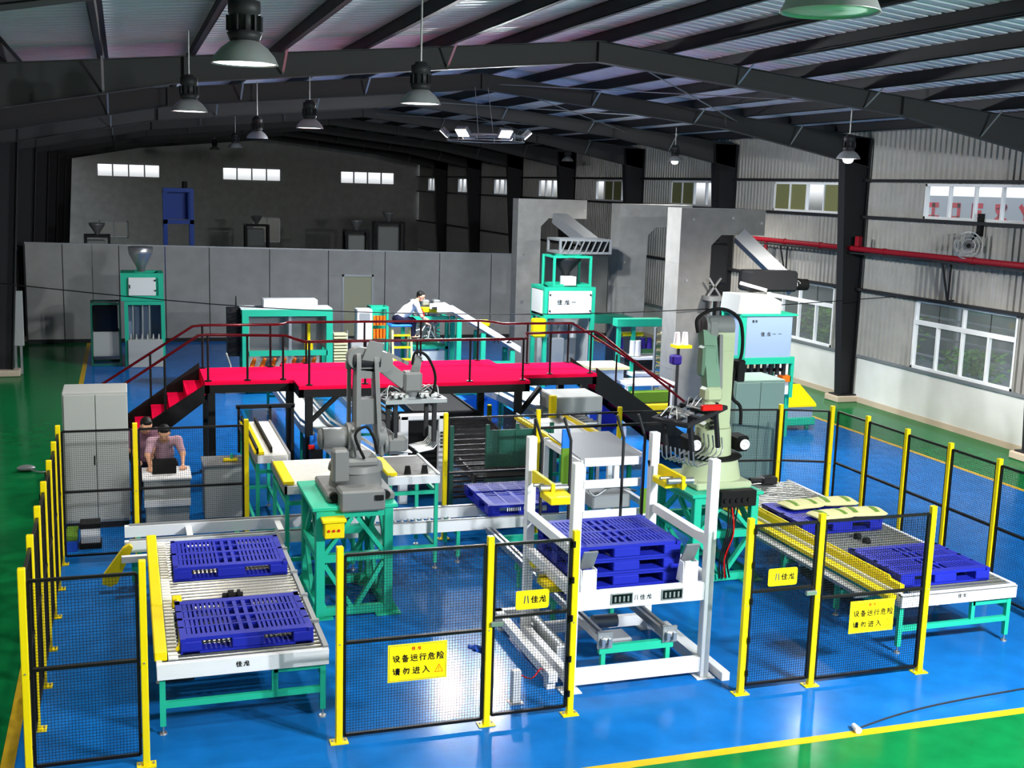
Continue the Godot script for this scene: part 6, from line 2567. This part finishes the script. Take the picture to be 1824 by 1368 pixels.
# ---------------------------------------------------------------- cabinets and desk
func build_cabinets() -> void:
	var t := thing("control_cabinet", "large pale grey control cabinet behind the left rear fence", "cabinet", V(-0.46, 0, 18.45))
	var st := S()
	bx(st, -0.92, 0.0, 0.1, 2.1, 18.1, 18.85, 0.012)
	part("body", st, M.cab_grey, t)
	for q in [[-0.9, -0.465], [-0.455, -0.02]]:
		st = S()
		bx(st, q[0], q[1], 0.14, 2.06, 18.08, 18.1, 0.006)
		part("door", st, M.cab_grey, t)
	st = S()
	bx(st, -0.9, -0.02, 0.0, 0.1, 18.13, 18.82)
	part("plinth", st, M.dark_steel, t)
	st = S()
	bx(st, -0.49, -0.475, 1.0, 1.14, 18.06, 18.08)
	part("handle", st, M.black, t)
	t = thing("control_cabinet", "grey green control cabinet behind the pale green robot", "cabinet", V(10.7, 0, 18.5))
	st = S()
	bx(st, 10.2, 11.22, 0.1, 2.02, 18.05, 18.9, 0.012)
	part("body", st, M.cab_green, t)
	for q in [[10.22, 10.7], [10.72, 11.2]]:
		st = S()
		bx(st, q[0], q[1], 0.14, 1.98, 18.03, 18.05, 0.006)
		part("door", st, M.cab_green, t)
	st = S()
	bx(st, 10.22, 11.2, 0.0, 0.1, 18.08, 18.87)
	part("plinth", st, M.dark_steel, t)
	st = S()
	for h in [0.7, 1.3, 1.7]:
		cyl(st, V(10.197, h, 18.3), V(10.19, h, 18.3), 0.03, -1, 8)
	part("cable_gland", st, M.black, t)
	t = thing("control_desk", "grey control desk with an open laptop, the two workers behind it", "desk", V(0.52, 0, 17.7))
	st = S()
	bx(st, 0.2, 0.86, 0.55, 0.86, 17.5, 18.05, 0.01)
	part("upper_box", st, M.cab_grey, t)
	st = S()
	obox(st, V(0.53, 0.89, 17.78), Vector3(0.7, 0.025, 0.62), Basis(Vector3.RIGHT, 0.05))
	part("top_board", st, M.white, t)
	st = S()
	bx(st, 0.22, 0.84, 0.05, 0.48, 17.52, 18.0, 0.01)
	part("lower_box", st, M.cab_grey, t)
	st = S()
	bx(st, 0.2, 0.86, 0.46, 0.56, 17.48, 18.05)
	part("shelf_board", st, M.white, t)
	t = thing("laptop", "black open laptop on the control desk, seen from behind", "laptop", V(0.5, 0.9, 17.75))
	st = S()
	obox(st, V(0.5, 0.915, 17.86), Vector3(0.34, 0.018, 0.24))
	part("keyboard_base", st, M.black, t)
	st = S()
	obox(st, V(0.5, 1.02, 17.7), Vector3(0.34, 0.23, 0.012), Basis(Vector3.RIGHT, -0.2))
	part("screen_lid", st, M.rubber, t)
	t = thing("control_desk", "low grey cabinet with yellow tools on top, right of the laptop desk", "cabinet", V(1.42, 0, 18.4))
	st = S()
	bx(st, 1.1, 1.75, 0.05, 0.88, 18.1, 18.7, 0.012)
	part("body", st, M.cab_grey, t)
	st = S()
	bx(st, 1.08, 1.77, 0.88, 0.91, 18.08, 18.72)
	part("top_board", st, M.galv, t)
	t = thing("spray_tool", "yellow hand tool lying on the low grey cabinet", "tool", V(1.5, 0.91, 18.3))
	st = S()
	bx(st, 1.4, 1.62, 0.915, 0.955, 18.24, 18.34, 0.01)
	part("body", st, M.yellow, t)
	st = S()
	cyl(st, V(1.53, 0.955, 18.29), V(1.53, 1.03, 18.29), 0.02, -1, 8)
	part("valve", st, M.teal, t)
	t = thing("carton", "white carton with a black lid on the floor before the pale grey cabinet", "box", V(-0.55, 0, 17.2))
	st = S()
	bx(st, -0.68, -0.42, 0.08, 0.3, 17.1, 17.35, 0.008)
	part("carton_body", st, M.white, t)
	st = S()
	bx(st, -0.69, -0.41, 0.3, 0.38, 17.09, 17.36, 0.008)
	part("lid", st, M.black, t)
	st = S()
	bx(st, -0.7, -0.4, 0.0, 0.08, 17.08, 17.38)
	part("tray", st, M.rubber, t)
	t = thing("tool_crate", "flat blue and green crates on the floor by the left rear fence", "crate", V(-0.78, 0, 17.3))
	st = S()
	bx(st, -0.88, -0.72, 0.0, 0.16, 17.0, 17.5, 0.01)
	part("lower_crate", st, M.blue_paint, t)
	st = S()
	bx(st, -0.88, -0.72, 0.16, 0.24, 17.0, 17.5, 0.01)
	part("upper_crate", st, M.sack_green, t)

# ---------------------------------------------------------------- people: smooth joined capsules, meshed as surface nets
func blob(st: SurfaceTool, bones: Array, cell: float, k: float) -> void:   # bones: [a, b, radius a, radius b]
	var lo := Vector3.INF
	var hi := -Vector3.INF
	for b in bones:
		var r: float = maxf(b[2], b[3]) + cell * 2.5
		for p in [b[0], b[1]]:
			lo = lo.min(p - Vector3.ONE * r)
			hi = hi.max(p + Vector3.ONE * r)
	var n := Vector3i((hi - lo) / cell) + Vector3i(2, 2, 2)
	var f := PackedFloat32Array()
	f.resize(n.x * n.y * n.z)
	f.fill(1.0)
	var sx := 1
	var sy := n.x
	var sz := n.x * n.y
	for b in bones:
		var a: Vector3 = b[0]
		var ab: Vector3 = b[1] - a
		var l2 := maxf(ab.length_squared(), 1e-9)
		var r0: float = b[2]
		var dr: float = b[3] - r0
		var reach: float = maxf(r0, b[3]) + k + cell * 2.0
		var l3 := Vector3i(((a.min(b[1]) - Vector3.ONE * reach) - lo) / cell).max(Vector3i.ZERO)
		var h3 := Vector3i(((a.max(b[1]) + Vector3.ONE * reach) - lo) / cell).min(n - Vector3i.ONE)
		for z in range(l3.z, h3.z + 1):
			for y in range(l3.y, h3.y + 1):
				var o := z * sz + y * sy
				for x in range(l3.x, h3.x + 1):
					var p := lo + Vector3(x, y, z) * cell - a
					var t := clampf(p.dot(ab) / l2, 0.0, 1.0)
					var d := (p - ab * t).length() - r0 - dr * t
					var e := f[o + x]
					var hh := maxf(k - absf(d - e), 0.0) / k
					f[o + x] = minf(d, e) - hh * hh * k * 0.25
	var verts := {}
	for z in n.z - 1:
		for y in n.y - 1:
			for x in n.x - 1:
				var i := z * sz + y * sy + x
				var s := 0
				for q in [0, sx, sy, sx + sy, sz, sx + sz, sy + sz, sx + sy + sz]:
					if f[i + q] < 0.0:
						s += 1
				if s == 0 or s == 8:
					continue
				var sum := Vector3.ZERO
				var cnt := 0
				for e in [[0, 1], [2, 3], [4, 5], [6, 7], [0, 2], [1, 3], [4, 6], [5, 7], [0, 4], [1, 5], [2, 6], [3, 7]]:
					var ca := Vector3i(e[0] & 1, (e[0] >> 1) & 1, e[0] >> 2)
					var cb := Vector3i(e[1] & 1, (e[1] >> 1) & 1, e[1] >> 2)
					var fa := f[i + ca.x + ca.y * sy + ca.z * sz]
					var fb := f[i + cb.x + cb.y * sy + cb.z * sz]
					if (fa < 0.0) != (fb < 0.0):
						sum += Vector3(ca).lerp(Vector3(cb), fa / (fa - fb))
						cnt += 1
				verts[i] = lo + (Vector3(x, y, z) + sum / cnt) * cell
	st.set_smooth_group(2)
	for i in verts:
		for ax in [[sx, sy, sz], [sy, sz, sx], [sz, sx, sy]]:
			var c: int = ax[0]
			var u: int = ax[1]
			var v: int = ax[2]
			var fa := f[i]
			var fb := f[i + c]
			if (fa < 0.0) == (fb < 0.0):
				continue
			if not (verts.has(i - u) and verts.has(i - v) and verts.has(i - u - v)):
				continue
			if fa < 0.0:
				quad(st, verts[i], verts[i - v], verts[i - u - v], verts[i - u])
			else:
				quad(st, verts[i], verts[i - u], verts[i - u - v], verts[i - v])
	st.set_smooth_group(-1)

func head_bones(c: Vector3, b: Basis) -> Array:     # c: middle of the skull; b.z looks forward, b.y up
	var r := []
	r.append([c + b * Vector3(0, 0.025, -0.02), c + b * Vector3(0, 0.02, 0.012), 0.085, 0.08])
	r.append([c + b * Vector3(0, -0.03, 0.03), c + b * Vector3(0, -0.085, 0.045), 0.062, 0.04])
	r.append([c + b * Vector3(0, -0.005, 0.088), c + b * Vector3(0, -0.035, 0.105), 0.009, 0.014])
	for s in [-1, 1]:
		r.append([c + b * Vector3(0.08 * s, 0.0, -0.01), c + b * Vector3(0.084 * s, -0.03, -0.005), 0.017, 0.012])
		r.append([c + b * Vector3(0.03 * s, 0.022, 0.078), c + b * Vector3(0.05 * s, 0.02, 0.066), 0.012, 0.011])
		r.append([c + b * Vector3(0.012 * s, -0.062, 0.083), c + b * Vector3(0.024 * s, -0.06, 0.076), 0.007, 0.006])
	return r

func hand_bones(w: Vector3, b: Basis, curl: float, side: float) -> Array:   # w: wrist; b.z along the fingers, b.y back of the hand
	var r := []
	r.append([w, w + b * Vector3(0, 0, 0.04), 0.026, 0.03])
	for i in 4:
		var x := (i - 1.5) * 0.0195
		var L: float = [0.068, 0.078, 0.074, 0.058][i]
		var k0 := w + b * Vector3(x * 1.1, 0, 0.085)
		r.append([w + b * Vector3(x * 0.7, 0, 0.02), k0, 0.016, 0.0125])
		var p := k0
		var a := curl * 0.4
		for j in 3:
			var q: Vector3 = p + b * Vector3(0, -sin(a), cos(a)) * (L * [0.45, 0.32, 0.25][j])
			r.append([p, q, 0.0098 - 0.0008 * j, 0.009 - 0.0008 * j])
			p = q
			a += curl * (0.7 + 0.1 * i)
	var t0 := w + b * Vector3(0.022 * side, -0.004, 0.025)
	var t1 := w + b * Vector3(0.052 * side, -0.012, 0.055)
	var t2 := w + b * Vector3(0.058 * side, -0.018, 0.085)
	r.append([t0, t1, 0.016, 0.012])
	r.append([t1, t2, 0.011, 0.0095])
	return r

func person(label: String, base: Vector3, j: Dictionary, look: Basis, shirt: Material, trousers: Material, stripe := false) -> void:
	var t := thing("person", label, "person", base)
	var arms := []
	var sleeves := []
	for s in ["l", "r"]:
		arms.append([j["sh_" + s], j["el_" + s], 0.048, 0.038])
		arms.append([j["el_" + s], j["wr_" + s], 0.038, 0.026])
		sleeves.append([j["sh_" + s], (j["sh_" + s] as Vector3).lerp(j["el_" + s], 0.8), 0.064, 0.058])
	var legs := []
	var pants := []
	for s in ["l", "r"]:
		legs.append([j["hip_" + s], j["kn_" + s], 0.08, 0.055])
		legs.append([j["kn_" + s], j["an_" + s], 0.052, 0.036])
		legs.append([j["an_" + s], (j["an_" + s] as Vector3) + (j["toe"] as Vector3), 0.038, 0.03])
		pants.append([j["hip_" + s], j["kn_" + s], 0.10, 0.072])
		pants.append([j["kn_" + s], (j["kn_" + s] as Vector3).lerp(j["an_" + s], 0.92), 0.072, 0.058])
	var hipc: Vector3 = (j["hip_l"] + j["hip_r"]) / 2
	var shc: Vector3 = (j["sh_l"] + j["sh_r"]) / 2
	var body := [[hipc, hipc.lerp(shc, 0.55), 0.115, 0.115], [hipc.lerp(shc, 0.55), shc, 0.115, 0.09], [j["sh_l"], j["sh_r"], 0.055, 0.055], [shc, j["head"], 0.06, 0.05]]
	var st := S()
	blob(st, body + arms + legs, 0.02, 0.05)
	blob(st, head_bones(j["head"], look), 0.0085, 0.02)
	for s in ["l", "r"]:
		var d: Vector3 = j["hand_" + s]
		blob(st, hand_bones(j["wr_" + s], frame_of(d, Vector3.UP), 0.5, -1.0 if s == "l" else 1.0), 0.0048, 0.008)
	var bd := part("body", st, M.skin, t)
	st = S()
	var up := (shc - hipc).normalized()
	blob(st, [[hipc + up * 0.04, hipc.lerp(shc, 0.55), 0.135, 0.137], [hipc.lerp(shc, 0.55), shc - up * 0.03, 0.137, 0.11], [j["sh_l"], j["sh_r"], 0.072, 0.072]] + sleeves, 0.02, 0.05)
	part("shirt", st, shirt, bd)
	st = S()
	blob(st, [[j["hip_l"], j["hip_r"], 0.115, 0.115], [hipc, hipc + up * 0.09, 0.125, 0.128]] + pants, 0.02, 0.045)
	part("trousers", st, trousers, bd)
	st = S()
	var c: Vector3 = j["head"]
	blob(st, [[c + look * Vector3(0, 0.045, -0.03), c + look * Vector3(0, 0.05, 0.005), 0.087, 0.074], [c + look * Vector3(0, -0.02, -0.055), c + look * Vector3(0, 0.03, -0.05), 0.05, 0.07], [c + look * Vector3(-0.05, 0.02, -0.02), c + look * Vector3(0.05, 0.02, -0.02), 0.045, 0.045], [c + look * Vector3(-0.03, 0.085, 0.045), c + look * Vector3(0.03, 0.085, 0.045), 0.024, 0.024]], 0.0085, 0.02)
	part("hair", st, M.hair, bd)
	st = S()
	for s in ["l", "r"]:
		var a: Vector3 = j["an_" + s]
		blob(st, [[a + Vector3(0, -0.03, 0), a + (j["toe"] as Vector3) * 1.1 + Vector3(0, -0.01, 0), 0.045, 0.038]], 0.014, 0.02)
	part("shoes", st, M.rubber, bd)
	st = S()
	for s in [-1, 1]:
		ball(st, c + look * Vector3(0.03 * s, 0.014, 0.083), Vector3.ONE * 0.009, 8)
	part("eyes", st, M.hair, bd)

func build_people() -> void:
	var down := Basis(Vector3.RIGHT, 0.5)
	# worker facing us behind the desk, looking down at the laptop
	person("person in a pink shirt leaning on the control desk, looking down at the laptop", V(0.53, 0, 18.5), {
		"head": V(0.52, 1.42, 18.2), "sh_l": V(0.33, 1.25, 18.38), "sh_r": V(0.72, 1.26, 18.38),
		"el_l": V(0.27, 1.08, 18.22), "el_r": V(0.79, 1.08, 18.24), "wr_l": V(0.3, 0.945, 17.98), "wr_r": V(0.78, 0.945, 18.0),
		"hand_l": Vector3(0.1, -0.06, 1), "hand_r": Vector3(-0.1, -0.06, 1),
		"hip_l": V(0.44, 0.83, 18.62), "hip_r": V(0.62, 0.83, 18.62), "kn_l": V(0.43, 0.46, 18.58), "kn_r": V(0.63, 0.46, 18.6),
		"an_l": V(0.42, 0.075, 18.66), "an_r": V(0.64, 0.075, 18.66), "toe": Vector3(0, -0.03, 0.14)}, down, M.shirt_pink, M.navy)
	# second worker on the left, half hidden by the fence post
	person("person in a darker pink shirt standing beside the desk, half hidden by a fence post", V(0.22, 0, 18.9), {
		"head": V(0.27, 1.45, 18.68), "sh_l": V(0.06, 1.3, 18.78), "sh_r": V(0.42, 1.3, 18.86),
		"el_l": V(0.04, 1.06, 18.68), "el_r": V(0.4, 1.06, 18.66), "wr_l": V(0.12, 0.95, 18.44), "wr_r": V(0.32, 0.95, 18.4),
		"hand_l": Vector3(0.3, -0.1, 1), "hand_r": Vector3(0.1, -0.2, 1),
		"hip_l": V(0.13, 0.86, 18.92), "hip_r": V(0.31, 0.86, 18.94), "kn_l": V(0.13, 0.47, 18.9), "kn_r": V(0.31, 0.47, 18.9),
		"an_l": V(0.12, 0.075, 18.95), "an_r": V(0.32, 0.075, 18.95), "toe": Vector3(0.02, -0.03, 0.14)}, Basis(Vector3.UP, 0.25) * down, M.stripe, M.navy)
	# worker sitting high up at the back, bent over the machine to the right
	var look := Basis(Vector3.UP, PI / 2 - 0.15) * Basis(Vector3.RIGHT, 0.35)
	person("person in a white shirt sitting high up at the back, bent over a machine", V(6.6, 1.78, 28.75), {
		"head": V(7.06, 2.5, 28.5), "sh_l": V(6.92, 2.32, 28.72), "sh_r": V(6.92, 2.3, 28.36),
		"el_l": V(7.08, 2.06, 28.78), "el_r": V(7.04, 2.02, 28.3), "wr_l": V(7.22, 1.92, 28.72), "wr_r": V(7.18, 1.82, 28.4),
		"hand_l": Vector3(1, -0.3, 0), "hand_r": Vector3(1, -0.4, -0.2),
		"hip_l": V(6.52, 1.9, 28.8), "hip_r": V(6.52, 1.9, 28.62), "kn_l": V(6.92, 1.86, 28.82), "kn_r": V(6.9, 1.86, 28.56),
		"an_l": V(6.9, 1.48, 28.86), "an_r": V(6.88, 1.48, 28.52), "toe": Vector3(0.14, -0.04, 0)}, look, M.shirt_white, M.navy)

# ---------------------------------------------------------------- small things and services
func build_small_things() -> void:
	# red fire pipe along the right wall with its brackets
	org = V(17.7, 3.95, 25)
	var t := thing("fire_pipe", "long dark red pipe on brackets along the right wall", "pipe", V(17.7, 3.95, 25))
	var st := S()
	cyl(st, V(17.68, 3.98, 31.0), V(17.68, 3.98, 8.0), 0.07, -1, 14)
	part("pipe", st, M.pipe_red, t)
	st = S()
	for d in [29.0, 27.2, 24.4, 21.2, 17.5]:
		cyl(st, V(17.68, 3.98, d - 0.04), V(17.68, 3.98, d + 0.04), 0.083, -1, 14)
	part("coupling", st, M.pipe_red, t)
	st = S()
	bx(st, 17.62, 17.78, 3.85, 3.89, 8.0, 31.0)
	part("cable_tray", st, M.dark_steel, t)
	for d in [29.2, 22.2, 15.4]:
		st = S()
		bar(st, V(17.66, 3.85, d), V(18.07, 3.85, d), 0.04, 0.04)
		bar(st, V(17.68, 3.85, d + 0.02), V(17.9, 3.0, d + 0.02), 0.035, 0.035)
		bar(st, V(17.9, 3.84, d), V(17.9, 3.0, d), 0.035, 0.035)
		bar(st, V(17.9, 3.0, d), V(18.07, 3.0, d), 0.035, 0.035)
		part("bracket", st, M.dark_steel, t)
	st = S()
	cyl(st, V(17.68, 3.98, 30.0), V(17.68, 3.2, 30.0), 0.05, -1, 12)
	part("drop_pipe", st, M.pipe_red, t)
	st = S()
	bx(st, 17.6, 17.72, 4.05, 4.3, 25.4, 25.55, 0.01)
	part("valve", st, M.pipe_red, t)
	# wall fan
	t = thing("wall_fan", "round steel cage fan mounted on the right wall above the red pipe", "fan", V(17.8, 4.3, 21.5))
	var c := V(17.72, 4.3, 21.5)
	var fb := Basis(Vector3.UP, 1.0)      # the fan looks to local -x
	st = S()
	for q in [[0.29, 0.0], [0.3, 0.06], [0.29, 0.12], [0.22, 0.16], [0.14, 0.17]]:
		var ring := []
		for k in 25:
			ring.append(c + fb * Vector3(-0.02 - float(q[1]), cos(TAU * k / 24) * float(q[0]), sin(TAU * k / 24) * float(q[0])))
		tube(st, ring, 0.009, 5, false)
	for k in 18:
		var a := TAU * k / 18
		var u := Vector3(0, cos(a), sin(a))
		tube(st, [c + fb * (Vector3(-0.02, 0, 0) + u * 0.29), c + fb * (Vector3(-0.14, 0, 0) + u * 0.29), c + fb * (Vector3(-0.19, 0, 0) + u * 0.05)], 0.005, 4)
	part("cage", st, M.steel, t)
	for k in 4:
		st = S()
		var b := Basis(Vector3.RIGHT, TAU * k / 4)
		obox(st, c + fb * (Vector3(-0.08, 0, 0) + b * Vector3(0, 0.14, 0.0)), Vector3(0.01, 0.22, 0.13), fb * b * Basis(Vector3.UP, 0.5))
		part("blade", st, M.aluminium, t)
	st = S()
	cyl(st, c + fb * Vector3(-0.12, 0, 0), c + fb * Vector3(0.14, 0, 0), 0.08, -1, 14)
	bar(st, c + fb * Vector3(0.1, 0, 0), c + Vector3(0.3, 0.34, 0), 0.05, 0.05)
	bar(st, c + Vector3(0.3, 0.2, 0), c + Vector3(0.3, 0.7, 0), 0.12, 0.1, Vector3.RIGHT)
	part("motor", st, M.rubber, t)
	# long sagging cable across the hall
	t = thing("sagging_cable", "thin dark cable strung across the whole hall above the footbridge", "cable", V(7, 3.0, 24))
	st = S()
	tube(st, curve([V(-3.2, 3.1, 26), V(2.5, 2.72, 24), V(8.0, 2.6, 23.5), V(13.0, 2.7, 23.6), V(18.0, 2.9, 24.2)], 8), 0.011, 5)
	part("cable", st, M.black, t)
	# things behind the partition
	t = thing("blue_frame_tower", "tall dark blue steel frame rising behind the partition on the left", "frame", V(1.95, 0, 45.5))
	st = S()
	frame_box(st, 1.42, 2.5, 0.0, 4.85, 45.0, 46.0, 0.14)
	bx(st, 1.42, 2.5, 3.55, 3.7, 45.0, 45.12)
	bx(st, 1.56, 2.36, 3.7, 4.7, 45.8, 45.85)
	part("frame", st, M.blue_paint, t)
	st = S()
	cyl(st, V(2.2, 4.85, 45.4), V(2.2, 5.1, 45.4), 0.1, -1, 10)
	part("motor", st, M.dark_steel, t)
	var k := 0
	for q in [[-0.9, 45.0, 0.9, 3.1, "dim pale machine top showing over the partition far left"], [6.4, 60.0, 1.2, 3.0, "dark machine silhouette in front of the lit doorway window"], [9.2, 48.0, 1.0, 3.3, "dark hopper silhouette over the partition left of centre"], [11.0, 50.0, 1.3, 3.6, "dark framed machine over the partition right of centre"]]:
		t = thing("stored_machine", q[4], "machine", V(q[0], 0, q[1]))
		st = S()
		frame_box(st, q[0] - q[2] / 2, q[0] + q[2] / 2, 0.0, q[3], q[1], q[1] + 0.9, 0.09)
		part("frame", st, M.dark_steel, t)
		st = S()
		bx(st, q[0] - q[2] * 0.42, q[0] + q[2] * 0.3, 1.9, float(q[3]) - 0.2, q[1] + 0.1, q[1] + 0.8, 0.05)
		part("housing", st, M.cab_grey, t)
		st = S()
		lathe(st, V(q[0], q[3], q[1] + 0.45), [[0.08, 0.0], [0.1, 0.08], [0.28, 0.35], [0.28, 0.42], [0.0, 0.42]], 14)
		part("hopper", st, M.galv, t)
		k += 1
	# white plug with a cable on the green floor edge, lower right
	t = thing("floor_cable", "thin dark cable with a white plug lying across the yellow line at the lower right", "cable", V(7.2, 0, 9.4))
	st = S()
	tube(st, curve([V(6.85, 0.02, 9.3), V(7.6, 0.02, 9.5), V(8.5, 0.02, 9.62), V(10.5, 0.02, 9.75)]), 0.009, 6)
	part("cable", st, M.dark_steel, t)
	st = S()
	cyl(st, V(6.86, 0.035, 9.24), V(6.88, 0.035, 9.36), 0.035, 0.025, 10)
	part("plug", st, M.white, t)
	# rolled up hose on the green walkway at the left edge
	t = thing("dropped_bundle", "small pale bundle lying on the green walkway at the left edge", "bundle", V(-1.75, 0, 22.0))
	st = S()
	ball(st, V(-1.75, 0.06, 22.0), Vector3(0.16, 0.06, 0.1))
	tube(st, curve([V(-1.7, 0.05, 21.95), V(-1.5, 0.02, 21.8), V(-1.3, 0.02, 21.9)]), 0.015, 5)
	part("bundle", st, M.galv, t)
	# leaning white board at the left column
	t = thing("switch_board", "tall pale panel fixed beside the left column", "panel", V(-2.8, 0, 33.0))
	st = S()
	bx(st, -2.85, -2.55, 0.75, 2.2, 33.0, 33.12, 0.01)
	part("sheet", st, M.cab_grey, t)
	st = S()
	bx(st, -2.8, -2.74, 0.0, 0.8, 33.02, 33.1)
	bx(st, -2.66, -2.6, 0.0, 0.8, 33.02, 33.1)
	part("leg", st, M.galv, t)
	# motors and air unit under the footbridge, left of the grey robot's arm
	t = thing("air_unit", "small blue and red air treatment unit under the footbridge beside the grey robot", "air unit", V(2.95, 0, 19.0))
	st = S()
	bx(st, 2.86, 3.06, 0.0, 0.9, 18.9, 19.1, 0.01)
	part("stand", st, M.dark_steel, t)
	st = S()
	for q in [[2.88, 1.02], [2.96, 1.06], [3.04, 1.0]]:
		cyl(st, V(q[0], 0.9, 18.95), V(q[0], q[1] + 0.1, 18.95), 0.035, -1, 10)
	part("bowl", st, M.blue_bright, t)
	st = S()
	bx(st, 2.82, 2.92, 0.9, 0.98, 18.88, 18.95, 0.01)
	part("valve", st, M.red_paint, t)
